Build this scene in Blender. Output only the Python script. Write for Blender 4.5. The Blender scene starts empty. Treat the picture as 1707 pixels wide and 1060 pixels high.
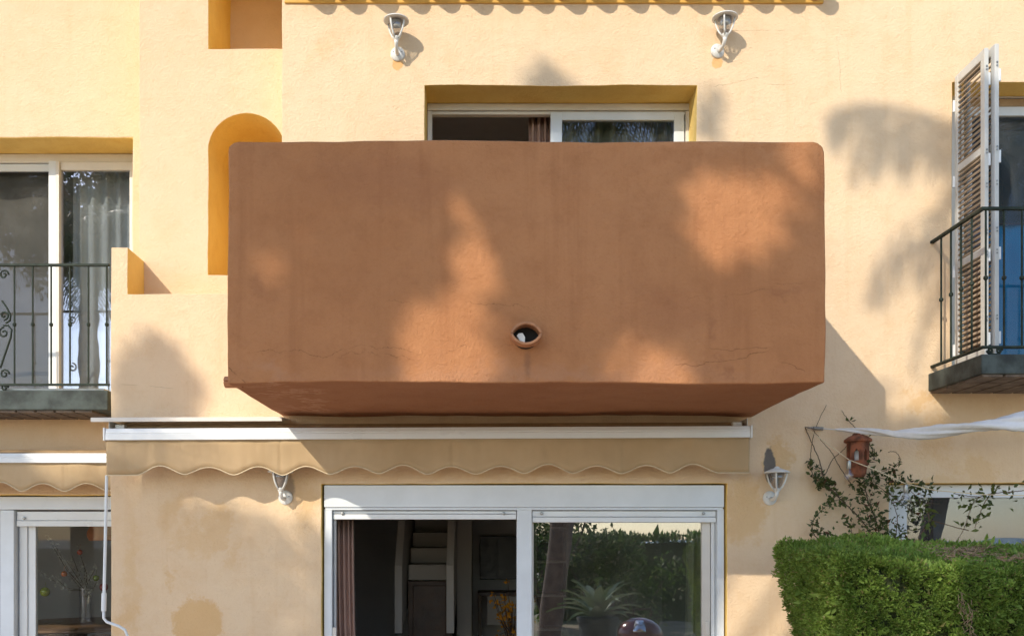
import bpy, bmesh, math, random
import numpy as np
from mathutils import Vector, noise as mnoise, Matrix

random.seed(7); RNG = np.random.default_rng(7)
scene = bpy.context.scene
COL = scene.collection
PI = math.pi
# ------------------------------------------------------------------ camera
F, D, EYE = 1544.0, 6.57, 1.72          # focal length in photo pixels, distance to the main wall, eye height
VX, VY = 805.0, 899.0                   # where the optical axis meets the picture
cam = bpy.data.cameras.new('camera'); cam_o = bpy.data.objects.new('camera', cam); COL.objects.link(cam_o)
cam_o.location = (0, -D, EYE); cam_o.rotation_euler = (PI/2, 0, 0)
cam.sensor_fit = 'HORIZONTAL'; cam.sensor_width = 36; cam.lens = 36*F/1707
cam.shift_x = (853.5-VX)/1707; cam.shift_y = (VY-530)/1707
cam.clip_start = .05; cam.clip_end = 5000
scene.camera = cam_o
# ------------------------------------------------------------------ sky, sun, exposure
SUN = Vector((-.957, -1.40, 1.123)).normalized()      # towards the sun
elev = math.asin(SUN.z); azim = math.atan2(SUN.x, SUN.y)
world = bpy.data.worlds.new('World'); scene.world = world; world.use_nodes = True
wn = world.node_tree.nodes; wl = world.node_tree.links
sky = wn.new('ShaderNodeTexSky'); sky.sky_type = 'NISHITA'; sky.sun_disc = False
sky.sun_elevation = elev; sky.sun_rotation = azim; sky.air_density = 1.0; sky.dust_density = .45; sky.ozone_density = 1.0
bg = wn['Background']; bg.inputs['Strength'].default_value = .15
wl.new(sky.outputs[0], bg.inputs['Color'])
sl = bpy.data.lights.new('sun', 'SUN'); sl.energy = 2.22; sl.angle = math.radians(.53); sl.color = (1, .90, .74)
so = bpy.data.objects.new('sun', sl); COL.objects.link(so)
so.rotation_euler = SUN.to_track_quat('Z', 'Y').to_euler(); so.location = SUN*60
vs = scene.view_settings
vs.view_transform = 'Standard'; vs.look = 'None'; vs.gamma = 1; vs.use_curve_mapping = False; vs.exposure = .84
scene.cycles.adaptive_threshold = .02; scene.cycles.max_bounces = 7; scene.cycles.diffuse_bounces = 4; scene.cycles.glossy_bounces = 3; scene.cycles.transmission_bounces = 3; scene.cycles.transparent_max_bounces = 10; scene.cycles.caustics_reflective = False; scene.cycles.caustics_refractive = False

# ------------------------------------------------------------------ helpers
def P(px, py, y=0.0):
    d = D+y
    return Vector(((px-VX)*d/F, y, EYE+(VY-py)*d/F))
def X(px, y=0.0): return (px-VX)*(D+y)/F
def Z(py, y=0.0): return EYE+(VY-py)*(D+y)/F
def M(px, y=0.0): return px*(D+y)/F

def wloc(o):
    v = Vector((0, 0, 0))
    while o is not None:
        v += o.location; o = o.parent
    return v

def tag(o, label=None, cat=None, group=None, kind=None):
    if label: o['label'] = label
    if cat: o['category'] = cat
    if group: o['group'] = group
    if kind: o['kind'] = kind
    return o

def thing(name, label, cat, loc=(0, 0, 0), group=None):
    o = bpy.data.objects.new(name, None); COL.objects.link(o); o.location = loc
    o.empty_display_size = .1
    return tag(o, label, cat, group)

class MB:
    def __init__(s): s.v = []; s.f = []
    def add(s, vs_, fs_):
        b = len(s.v); s.v += [tuple(v) for v in vs_]; s.f += [tuple(b+i for i in f) for f in fs_]; return s
    def box(s, x0, x1, y0, y1, z0, z1):
        x0, x1 = min(x0, x1), max(x0, x1); y0, y1 = min(y0, y1), max(y0, y1); z0, z1 = min(z0, z1), max(z0, z1)
        return s.add([(x0,y0,z0),(x1,y0,z0),(x1,y1,z0),(x0,y1,z0),(x0,y0,z1),(x1,y0,z1),(x1,y1,z1),(x0,y1,z1)],
                     [(0,3,2,1),(4,5,6,7),(0,1,5,4),(1,2,6,5),(2,3,7,6),(3,0,4,7)])
    def tube(s, pts, r, n=8, cap=True, flat=None):
        pts = [Vector(p) for p in pts]; m = len(pts)
        rs = r if hasattr(r, '__len__') else [r]*m
        vs_ = []; up = None
        for i, p in enumerate(pts):
            t = (pts[min(i+1, m-1)]-pts[max(i-1, 0)])
            t = t.normalized() if t.length > 1e-9 else Vector((0, 0, 1))
            if up is None:
                up = Vector((0, 0, 1)) if abs(t.z) < .9 else Vector((0, 1, 0))
            a = t.cross(up); a = a.normalized() if a.length > 1e-6 else t.orthogonal().normalized()
            b = a.cross(t).normalized(); up = b
            for k in range(n):
                w = 2*PI*k/n
                vs_.append(p+a*math.cos(w)*rs[i]+b*math.sin(w)*rs[i])
        fs_ = []
        for i in range(m-1):
            for k in range(n):
                k2 = (k+1) % n
                fs_.append((i*n+k, i*n+k2, (i+1)*n+k2, (i+1)*n+k))
        if cap:
            fs_.append(tuple(range(n-1, -1, -1))); fs_.append(tuple((m-1)*n+k for k in range(n)))
        return s.add(vs_, fs_)
    def lathe(s, prof, c=(0, 0, 0), axis='z', n=24, close=False):
        vs_ = []; c = Vector(c)
        for (r, h) in prof:
            for k in range(n):
                w = 2*PI*k/n; a, b = r*math.cos(w), r*math.sin(w)
                vs_.append(c+(Vector((a, b, h)) if axis == 'z' else Vector((a, h, b)) if axis == 'y' else Vector((h, a, b))))
        fs_ = []; m = len(prof)
        for i in range(m if close else m-1):
            for k in range(n):
                k2 = (k+1) % n; j = (i+1) % m
                fs_.append((i*n+k, i*n+k2, j*n+k2, j*n+k))
        if not close:
            if prof[0][0] > 1e-5: fs_.append(tuple(range(n-1, -1, -1)))
            if prof[-1][0] > 1e-5: fs_.append(tuple((m-1)*n+k for k in range(n)))
        return s.add(vs_, fs_)
    def prism(s, poly, y0, y1):          # polygon in x,z extruded along y
        n = len(poly)
        vs_ = [(x, y0, z) for x, z in poly]+[(x, y1, z) for x, z in poly]
        fs_ = [tuple(range(n)), tuple(range(2*n-1, n-1, -1))]+[(i, i+n, (i+1) % n+n, (i+1) % n) for i in range(n)]
        return s.add(vs_, fs_)
    def prism_x(s, poly, x0, x1):        # polygon in y,z extruded along x
        n = len(poly)
        vs_ = [(x0, y, z) for y, z in poly]+[(x1, y, z) for y, z in poly]
        fs_ = [tuple(range(n)), tuple(range(2*n-1, n-1, -1))]+[(i, i+n, (i+1) % n+n, (i+1) % n) for i in range(n)]
        return s.add(vs_, fs_)
    def build(s, name, mat, parent=None, bevel=0, smooth=False, local=False, seg=2, fixn=True):
        me = bpy.data.meshes.new(name)
        off = Vector((0, 0, 0)) if (local or parent is None) else wloc(parent)
        me.from_pydata([(v[0]-off.x, v[1]-off.y, v[2]-off.z) for v in s.v], [], s.f)
        if fixn:
            bm = bmesh.new(); bm.from_mesh(me); bmesh.ops.recalc_face_normals(bm, faces=bm.faces); bm.to_mesh(me); bm.free()
        if smooth:
            me.polygons.foreach_set('use_smooth', [True]*len(me.polygons))
        me.materials.append(mat)
        if smooth == 'auto': me.set_sharp_from_angle(angle=math.radians(40))
        o = bpy.data.objects.new(name, me); COL.objects.link(o); o.parent = parent
        if bevel:
            b = o.modifiers.new('bevel', 'BEVEL'); b.width = bevel; b.segments = seg; b.limit_method = 'ANGLE'; b.angle_limit = math.radians(40)
        return o

def np_mesh(name, V, Fq, mat, parent=None, smooth=False):
    V = np.asarray(V, dtype=np.float32).reshape(-1, 3); Fq = np.asarray(Fq, dtype=np.int32)
    off = wloc(parent); V = V-np.array(off, dtype=np.float32)
    me = bpy.data.meshes.new(name); n, k = Fq.shape
    me.vertices.add(len(V)); me.vertices.foreach_set('co', V.ravel())
    me.loops.add(n*k); me.loops.foreach_set('vertex_index', Fq.ravel())
    me.polygons.add(n); me.polygons.foreach_set('loop_start', np.arange(n, dtype=np.int32)*k)
    me.polygons.foreach_set('loop_total', np.full(n, k, dtype=np.int32))
    me.update(calc_edges=True); me.validate()
    if smooth: me.polygons.foreach_set('use_smooth', [True]*len(me.polygons))
    me.materials.append(mat)
    o = bpy.data.objects.new(name, me); COL.objects.link(o); o.parent = parent
    return o

def copy_tree(o, parent=None):
    c = o.copy(); COL.objects.link(c); c.parent = parent
    for ch in list(o.children): copy_tree(ch, c)
    return c

# ------------------------------------------------------------------ materials
class NT:
    def __init__(s, name):
        s.m = bpy.data.materials.new(name); s.m.use_nodes = True
        s.t = s.m.node_tree; s.n = s.t.nodes; s.bsdf = s.n['Principled BSDF']; s.out = s.n['Material Output']
    def node(s, typ, **kw):
        n = s.n.new(typ)
        for k, v in kw.items(): setattr(n, k, v)
        return n
    def link(s, a, b): s.t.links.new(a, b)
    def val(s, sock, v):
        if isinstance(v, bpy.types.NodeSocket): s.link(v, sock)
        elif v is not None: sock.default_value = v
    def math(s, op, a, b=None, c=None, clamp=False):
        n = s.node('ShaderNodeMath', operation=op, use_clamp=clamp)
        s.val(n.inputs[0], a); s.val(n.inputs[1], b)
        if c is not None: s.val(n.inputs[2], c)
        return n.outputs[0]
    def mix(s, f, a, b, blend='MIX'):
        n = s.node('ShaderNodeMix', data_type='RGBA', blend_type=blend)
        s.val(n.inputs[0], f)
        for sock, v in ((n.inputs[6], a), (n.inputs[7], b)):
            if isinstance(v, (tuple, list)): v = tuple(v)+(1,) if len(v) == 3 else v
            s.val(sock, v)
        return n.outputs[2]
    def noise(s, scale, detail=4, rough=.55, vec=None, dist=0):
        n = s.node('ShaderNodeTexNoise'); n.inputs['Scale'].default_value = scale
        n.inputs['Detail'].default_value = detail; n.inputs['Roughness'].default_value = rough; n.inputs['Distortion'].default_value = dist
        if vec is not None: s.link(vec, n.inputs['Vector'])
        return n.outputs[0]
    def ramp(s, v, a, b, c=0, d=1, smooth=True):
        n = s.node('ShaderNodeMapRange', interpolation_type='SMOOTHSTEP' if smooth else 'LINEAR')
        s.val(n.inputs[0], v); n.inputs[1].default_value = a; n.inputs[2].default_value = b
        n.inputs[3].default_value = c; n.inputs[4].default_value = d
        return n.outputs[0]
    def pos(s, scale=None):
        g = s.node('ShaderNodeNewGeometry').outputs['Position']
        if scale:
            m = s.node('ShaderNodeVectorMath', operation='MULTIPLY'); s.link(g, m.inputs[0]); m.inputs[1].default_value = scale
            return m.outputs[0]
        return g
    def bump(s, h, strength=.3, dist=.01, prev=None):
        b = s.node('ShaderNodeBump'); b.inputs['Strength'].default_value = strength; b.inputs['Distance'].default_value = dist
        s.link(h, b.inputs['Height'])
        if prev is not None: s.link(prev, b.inputs['Normal'])
        return b.outputs[0]
    def set(s, color=None, rough=None, normal=None, metal=None, spec=None):
        i = s.bsdf.inputs
        if color is not None:
            if isinstance(color, (tuple, list)): i['Base Color'].default_value = tuple(color)+(1,)
            else: s.link(color, i['Base Color'])
        if rough is not None: s.val(i['Roughness'], rough)
        if normal is not None: s.link(normal, i['Normal'])
        if metal is not None: i['Metallic'].default_value = metal
        if spec is not None: i['Specular IOR Level'].default_value = spec
        return s.m

def simple(name, col, rough=.6, var=.12, scale=8, bump=.0, bscale=60, metal=0, spec=.4):
    t = NT(name); n = t.noise(scale, 5, .6, t.pos())
    c = t.mix(t.ramp(n, .3, .7), tuple(max(0, k*(1-var)) for k in col), tuple(min(1, k*(1+var)) for k in col))
    nm = t.bump(t.noise(bscale, 3, .6, t.pos()), bump, .004) if bump else None
    r = t.ramp(t.noise(scale*2, 3, .6, t.pos()), .2, .8, max(.02, rough-.1), min(1, rough+.1))
    return t.set(c, r, nm, metal, spec)

def leafmat(name, a, b, c=None, rough=.5, trans=.25):
    t = NT(name); g = t.node('ShaderNodeNewGeometry'); r = g.outputs['Random Per Island']
    col = t.mix(t.ramp(r, .1, .9), a, b)
    if c: col = t.mix(t.ramp(r, .93, .95), col, c)
    n = t.noise(1.7, 3, .6, t.pos()); col = t.mix(t.ramp(n, .35, .65, 0, .55), col, tuple(k*.6 for k in a))
    t.set(col, rough, spec=.3)
    tr = t.node('ShaderNodeBsdfTranslucent'); t.link(col, tr.inputs[0])
    mx = t.node('ShaderNodeMixShader'); mx.inputs[0].default_value = trans
    t.link(t.bsdf.outputs[0], mx.inputs[1]); t.link(tr.outputs[0], mx.inputs[2]); t.link(mx.outputs[0], t.out.inputs[0])
    return t.m

def plaster(name, base, alt, dark, patches=(), cracks=(), streak=.35, bump=.45, warm=None):
    """painted render: tone drift, trowel relief, repair patches (cx,cz,rx,rz,color,strength,soft) and hairline cracks"""
    t = NT(name); p = t.pos()
    sep = t.node('ShaderNodeSeparateXYZ'); t.link(p, sep.inputs[0]); x, z = sep.outputs[0], sep.outputs[2]
    col = t.mix(t.ramp(t.noise(.9, 5, .6, p), .3, .7), base, alt)
    col = t.mix(t.ramp(t.noise(5, 6, .68, p), .42, .75, 0, .45), col, dark)
    st = t.noise(1, 5, .6, t.pos((9, 9, .45)))
    col = t.mix(t.ramp(st, .52, .75, 0, streak), col, dark)
    fine = t.noise(45, 4, .7, p)
    col = t.mix(t.ramp(fine, .5, .8, 0, .3), col, dark)
    if patches:
        nd = t.node('ShaderNodeTexNoise'); nd.inputs['Scale'].default_value = 3.4; nd.inputs['Detail'].default_value = 6; nd.inputs['Roughness'].default_value = .68; t.link(p, nd.inputs['Vector'])
        sc_ = t.node('ShaderNodeSeparateColor'); t.link(nd.outputs['Color'], sc_.inputs[0])
        xx = t.math('ADD', x, t.math('MULTIPLY', t.math('SUBTRACT', sc_.outputs[0], .5), .60))
        zz = t.math('ADD', z, t.math('MULTIPLY', t.math('SUBTRACT', sc_.outputs[1], .5), .60))
        tn = t.math('MULTIPLY', t.math('SUBTRACT', t.noise(14, 4, .7, p), .5), .9)
        for (cx, cz, rx, rz, pc, stg, soft, tight) in patches:
            ax, az = (x, z) if tight else (xx, zz)
            a = t.math('DIVIDE', t.math('SUBTRACT', ax, cx), rx); b = t.math('DIVIDE', t.math('SUBTRACT', az, cz), rz)
            r = t.math('SQRT', t.math('ADD', t.math('MULTIPLY', a, a), t.math('MULTIPLY', b, b)))
            if tight: r = t.math('ADD', r, tn)
            col = t.mix(t.ramp(r, 1-(soft if tight else min(.95, soft*1.7)), 1, stg, 0), col, pc)
    cm = None
    if cracks: cn = t.math('SUBTRACT', t.noise(3.2, 8, .62, p), .5); cb_ = t.ramp(t.noise(6, 3, .6, p), .38, .55)
    for (x0, z0, x1, z1, amp, w) in cracks:
        L = math.hypot(x1-x0, z1-z0); ux, uz = (x1-x0)/L, (z1-z0)/L
        u = t.math('ADD', t.math('MULTIPLY', t.math('SUBTRACT', x, x0), ux), t.math('MULTIPLY', t.math('SUBTRACT', z, z0), uz))
        v = t.math('SUBTRACT', t.math('MULTIPLY', t.math('SUBTRACT', z, z0), ux), t.math('MULTIPLY', t.math('SUBTRACT', x, x0), uz))
        n = t.math('MULTIPLY', cn, amp); w = w*.75
        dd = t.math('ABSOLUTE', t.math('ADD', v, n))
        m = t.ramp(dd, w*.3, w, 1, 0)
        e = t.math('MULTIPLY', t.ramp(u, 0, .06*L), t.ramp(u, L*.85, L, 1, 0))
        e = t.math('MULTIPLY', e, cb_)
        m = t.math('MULTIPLY', m, e)
        cm = m if cm is None else t.math('MAXIMUM', cm, m)
    if cm is not None:
        col = t.mix(t.math('MULTIPLY', cm, .65), col, tuple(k*.45 for k in dark))
    trowel = t.noise(7, 4, .6, t.pos((1, 1, 1.6)), .3)
    grain = t.noise(52, 4, .72, p)
    nm = t.bump(trowel, bump*.28, .03)
    nm = t.bump(grain, bump, .009, nm)
    return t.set(col, t.ramp(fine, .3, .7, .8, .95), nm, spec=.2)

def glassmat(name, refl=.16, tint=(.9, .93, .92), wob=.012, dirt=.03):
    t = NT(name); p = t.pos()
    lw_ = t.node('ShaderNodeLayerWeight'); lw_.inputs[0].default_value = .5
    f = t.math('ADD', t.math('MULTIPLY', t.math('POWER', lw_.outputs['Facing'], 5), 1-refl), refl, clamp=True)
    tr = t.node('ShaderNodeBsdfTransparent'); tr.inputs[0].default_value = tuple(tint)+(1,)
    gl = t.node('ShaderNodeBsdfGlossy'); gl.inputs['Roughness'].default_value = .0; gl.inputs[0].default_value = (.90, .90, 1, 1)
    nm = t.bump(t.noise(1.6, 2, .5, p), wob, .5); t.link(nm, gl.inputs['Normal'])
    df = t.node('ShaderNodeBsdfDiffuse'); df.inputs[0].default_value = (.55, .53, .5, 1)
    mx = t.node('ShaderNodeMixShader'); t.link(f, mx.inputs[0]); t.link(tr.outputs[0], mx.inputs[1]); t.link(gl.outputs[0], mx.inputs[2])
    m2 = t.node('ShaderNodeMixShader'); t.link(t.ramp(t.noise(3, 6, .7, p), .3, .9, 0, dirt*2), m2.inputs[0])
    t.link(mx.outputs[0], m2.inputs[1]); t.link(df.outputs[0], m2.inputs[2]); t.link(m2.outputs[0], t.out.inputs[0])
    return t.m

OCH = (.68, .42, .18); OCH2 = (.71, .48, .25); GREY = (.13, .125, .12)
def pt(px, py, rx, ry, c, s=.8, soft=.35, tight=False, y=0):
    q = P(px, py, y); return (q.x, q.z, M(rx, y), M(ry, y), c, s, soft, tight)
WALLC = ((.77, .572, .375), (.80, .615, .415), (.70, .475, .27))
main_patches = [pt(285, 850, 26, 60, OCH, .4, .6), pt(320, 900, 40, 40, OCH, .42, .4), pt(360, 880, 28, 42, OCH, .42, .3), pt(395, 915, 16, 40, OCH, .35, .5), pt(330, 1040, 48, 50, OCH, .75, .25, True),
    pt(215, 940, 22, 120, OCH2, .55, .5), pt(205, 1040, 25, 60, OCH, .5, .5), pt(280, 965, 14, 22, OCH, .5, .5), pt(505, 830, 40, 60, OCH2, .7, .5),
    pt(480, 815, 15, 28, (.25, .2, .16), .7, .4, True), pt(1300, 772, 24, 40, OCH, .6, .3),
    pt(1235, 850, 42, 75, OCH, .55, .25), pt(1560, 735, 40, 45, OCH, .5, .4), pt(1630, 770, 36, 38, OCH2, .55, .3), pt(1540, 670, 50, 22, OCH, .55, .4),
    pt(663, 108, 10, 11, (.74, .42, .17), .9, .25, True), pt(1195, 105, 10, 11, (.74, .42, .17), .9, .25, True), pt(545, 85, 22, 32, OCH2, .35, .7),
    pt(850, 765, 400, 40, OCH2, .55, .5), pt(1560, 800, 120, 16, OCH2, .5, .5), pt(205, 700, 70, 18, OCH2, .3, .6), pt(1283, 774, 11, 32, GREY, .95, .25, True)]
def ck(x0, y0, x1, y1, amp, w, y=0):
    a, b = P(x0, y0, y), P(x1, y1, y); return (a.x, a.z, b.x, b.z, amp, w)
main_cracks = [ck(1215, 52, 1320, 50, .05, .004), ck(1180, 145, 1280, 128, .12, .003), ck(1270, 140, 1340, 141, .05, .003),
    ck(200, 640, 300, 648, .05, .002), ck(1395, 60, 1405, 160, .1, .003)]
bal_cracks = [ck(380, 610, 415, 645, .12, .005, -1.4), ck(400, 585, 880, 578, .22, .003, -1.4), ck(1120, 612, 1290, 578, .16, .004, -1.4),
    ck(1180, 576, 1290, 577, .12, .003, -1.4), ck(1295, 600, 1345, 620, .12, .003, -1.4), ck(560, 590, 760, 598, .3, .003, -1.4),
    ck(640, 500, 900, 515, .2, .002, -1.4), ck(1140, 500, 1360, 470, .2, .002, -1.4)]
RED = (.29, .115, .06)
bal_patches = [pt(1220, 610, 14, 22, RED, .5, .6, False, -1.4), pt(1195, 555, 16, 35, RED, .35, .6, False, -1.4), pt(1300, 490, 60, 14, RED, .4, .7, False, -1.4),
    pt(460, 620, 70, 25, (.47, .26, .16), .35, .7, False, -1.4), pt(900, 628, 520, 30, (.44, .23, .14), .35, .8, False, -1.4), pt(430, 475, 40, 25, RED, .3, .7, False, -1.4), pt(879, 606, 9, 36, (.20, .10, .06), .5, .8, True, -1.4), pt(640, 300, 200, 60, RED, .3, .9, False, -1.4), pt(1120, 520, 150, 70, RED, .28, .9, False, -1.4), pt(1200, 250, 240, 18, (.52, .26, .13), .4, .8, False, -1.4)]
m_wall = plaster('apricot_render', *WALLC, main_patches, main_cracks, bump=.75)
m_tower = plaster('apricot_render_tower', (.77, .565, .375), (.80, .60, .41), (.72, .505, .30), streak=.2, bump=.7)
m_wall2 = plaster('apricot_render_neighbour', (.77, .56, .365), (.80, .595, .40), (.71, .495, .29), streak=.2, bump=.7)
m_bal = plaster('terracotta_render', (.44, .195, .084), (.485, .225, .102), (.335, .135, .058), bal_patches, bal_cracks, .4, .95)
m_soffit_shade = plaster('terracotta_render_shaded_soffit', (.34, .15, .072), (.38, .18, .09), (.28, .11, .052), [pt(480, 655, 80, 12, (.55, .32, .2), .5, .8, False, -1.2)], (), .1, .5)  # same balcony paint, darkened: the underside's shade is put into the colour
m_eave = simple('ochre_eave_paint', (.70, .40, .09), .7, .1)
m_tile = simple('clay_roof_tile', (.46, .21, .10), .8, .25, 12, .4, 40)
m_white = simple('white_lacquered_aluminium', (.74, .77, .79), .35, .04, 3, spec=.5)
m_pvc = simple('white_window_profile', (.70, .75, .80), .38, .06, 2.5, spec=.5)
m_pvc_dark = simple('dark_rubber_gasket', (.03, .03, .03), .6, .1)
m_pvcw = simple('cream_window_profile', (.72, .68, .62), .4, .06, 2.5, spec=.45)
m_canvas = NT('beige_awning_canvas')
_w = m_canvas.noise(1, 3, .6, m_canvas.pos((60, 60, 400))); _c = m_canvas.mix(m_canvas.ramp(m_canvas.noise(2.2, 5, .6, m_canvas.pos()), .3, .7), (.60, .44, .26), (.68, .515, .32))
_tr = m_canvas.node('ShaderNodeBsdfTranslucent'); m_canvas.link(_c, _tr.inputs[0]); _mx = m_canvas.node('ShaderNodeMixShader'); _mx.inputs[0].default_value = .3
m_canvas.set(_c, .85, m_canvas.bump(_w, .15, .003), spec=.15)
m_canvas.link(m_canvas.bsdf.outputs[0], _mx.inputs[1]); m_canvas.link(_tr.outputs[0], _mx.inputs[2]); m_canvas.link(_mx.outputs[0], m_canvas.out.inputs[0]); m_canvas = m_canvas.m
m_trim = simple('cream_braid', (.72, .60, .41), .8, .08)
m_roll = simple('rolled_canvas_underside', (.38, .26, .15), .85, .15)
m_iron = simple('dark_green_wrought_iron', (.020, .030, .022), .6, .4, 30, .3, 90, spec=.25)
m_slab = simple('dark_slate_paint', (.050, .062, .058), .75, .55, 9, .6, 30)
m_slabtile = simple('slab_underside_tile', (.15, .12, .10), .8, .35, 10, .4, 40)
m_lamp = simple('white_lamp_enamel', (.72, .72, .70), .45, .08, 20, spec=.5)
m_lampglass = glassmat('lamp_glass', .12, (.75, .75, .75), .0, .12)
m_terra = simple('fired_terracotta', (.19, .065, .033), .85, .6, 16, .4, 70)
m_spout = simple('weathered_clay_spout', (.42, .20, .10), .8, .3, 14, .5, 50)
m_mortar = simple('spout_white_pipe', (.82, .81, .78), .5, .05)
m_dark = simple('dark_spout_inside', (.02, .018, .016), .9, .2)
m_cloth = simple('white_tarpaulin', (.70, .71, .72), .55, .1, 6, .2, 30)
m_steel = simple('galvanised_steel', (.35, .35, .34), .4, .2, 30, metal=.9)
m_bark = simple('vine_bark', (.12, .075, .05), .85, .3, 30, .5, 90)
m_trunk = simple('tree_bark', (.13, .10, .075), .9, .3, 8, .8, 25)
m_leaf = leafmat('vine_leaf', (.055, .080, .025), (.13, .165, .05), (.20, .06, .04))
m_leaf_y = leafmat('young_vine_leaf', (.09, .13, .03), (.17, .20, .05))
m_hedge = leafmat('hedge_sprig', (.19, .30, .05), (.40, .55, .12), (.42, .32, .15), .5, .45)
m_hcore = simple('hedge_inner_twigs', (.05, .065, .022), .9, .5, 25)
m_dry = simple('dry_twigs', (.30, .20, .12), .85, .3, 30)
m_tree = leafmat('tree_leaf', (.035, .065, .020), (.08, .13, .035))
m_palm = leafmat('palm_leaflet', (.045, .085, .030), (.10, .15, .05))
m_agave = leafmat('agave_leaf', (.16, .26, .12), (.30, .40, .20), rough=.5, trans=.1)
m_room = simple('room_paint', (.52, .50, .48), .85, .06, 2)
m_roomw = simple('room_white_paint', (.46, .42, .37), .8, .06, 2)
m_roomfloor = simple('room_floor_tile', (.36, .28, .22), .4, .1, 3)
m_black = simple('black_gloss', (.008, .008, .009), .42, .1, spec=.6)
m_wood = simple('dark_wood', (.09, .055, .035), .5, .3, 7, .3, 40)
m_curt = simple('rose_curtain', (.50, .33, .27), .9, .1, 4)
m_curtb = simple('beige_curtain', (.55, .50, .38), .9, .1, 4)
m_curtg = simple('taupe_curtain', (.17, .14, .11), .9, .1, 3)
m_curtd = simple('dark_curtain', (.035, .030, .032), .9, .1, 3)
m_curtblue = simple('blue_curtain', (.004, .25, .52), .85, .1, 3)
m_sheer = simple('white_sheer_curtain', (.82, .84, .86), .9, .06, 3)
m_glass = glassmat('door_glass', .27, (.80, .84, .82), .002)
m_glass_l = glassmat('reflective_window_glass', .20, (.72, .76, .78), .003)
m_glass_p = glassmat('palm_window_glass', .24, (.86, .88, .89), .003)
m_glass_u = glassmat('upper_door_glass', .10, (.72, .76, .78), .003)
m_shutter = simple('grey_white_shutter_paint', (.58, .58, .56), .5, .08, 4)
m_slat = simple('shaded_wood_slat', (.36, .28, .20), .7, .15, 12)  # wood brown, with the shade among the louvres put into the colour
m_garden = leafmat('garden_leaf', (.07, .13, .03), (.20, .30, .07), (.55, .50, .30), .5, .5)
m_glass_s = glassmat('small_window_glass', .13, (.72, .76, .78), .003)
m_glass_b = glassmat('low_reflection_window_glass', .03, (.80, .83, .85), .002)
m_reveal = plaster('ochre_reveal_glow', (.86, .60, .19), (.88, .64, .23), (.74, .46, .13), bump=.6)  # warm light bounced between plaster faces, put into the colour of side faces
m_glass_c = glassmat('clear_door_glass', .015, (.86, .88, .88), .0, .01)
m_bulb = glassmat('bulb_glass', .10, (.95, .95, .95), .0, .02)

# ------------------------------------------------------------------ ground
def ground_mat():
    t = NT('garden_ground'); p = t.pos()
    return t.set(t.mix(t.ramp(t.noise(.6, 6, .6, p), .4, .6), (.42, .34, .23), (.22, .22, .10)), .95, t.bump(t.noise(30, 5, .6, p), .5, .02))
MB().add([(-900, -900, 0), (900, -900, 0), (900, 900, 0), (-900, 900, 0)], [(0, 1, 2, 3)]).build('ground', ground_mat())['kind'] = 'structure'
def pave_mat():
    t = NT('terracotta_paving'); b = t.node('ShaderNodeTexBrick'); m = t.pos(); t.link(m, b.inputs['Vector'])
    b.inputs['Scale'].default_value = 3.3; b.inputs['Mortar Size'].default_value = .012; b.offset = 0; b.inputs['Brick Width'].default_value = 1; b.inputs['Row Height'].default_value = 1
    b.inputs['Color1'].default_value = (.66, .49, .36, 1); b.inputs['Color2'].default_value = (.71, .54, .41, 1); b.inputs['Mortar'].default_value = (.45, .40, .33, 1)
    return t.set(b.outputs[0], .7)
MB().box(-12, 12, -9.5, .9, -.1, .004).build('terrace', pave_mat())['kind'] = 'structure'
def sea_mat():
    t = NT('sea_water'); return t.set((.02, .07, .11), .25, t.bump(t.noise(.05, 6, .6, t.pos()), .4, 2))
MB().add([(-4000, -4000, .03), (4000, -4000, .03), (4000, -160, .03), (-4000, -160, .03)], [(0, 1, 2, 3)]).build('sea', sea_mat())['kind'] = 'structure'

# ------------------------------------------------------------------ house walls
def refine(bps, step):
    out = []
    for a, b in zip(bps[:-1], bps[1:]):
        n = max(1, int(math.ceil((b-a)/step)))
        out += [a+(b-a)*i/n for i in range(n)]
    return out+[bps[-1]]

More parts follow.
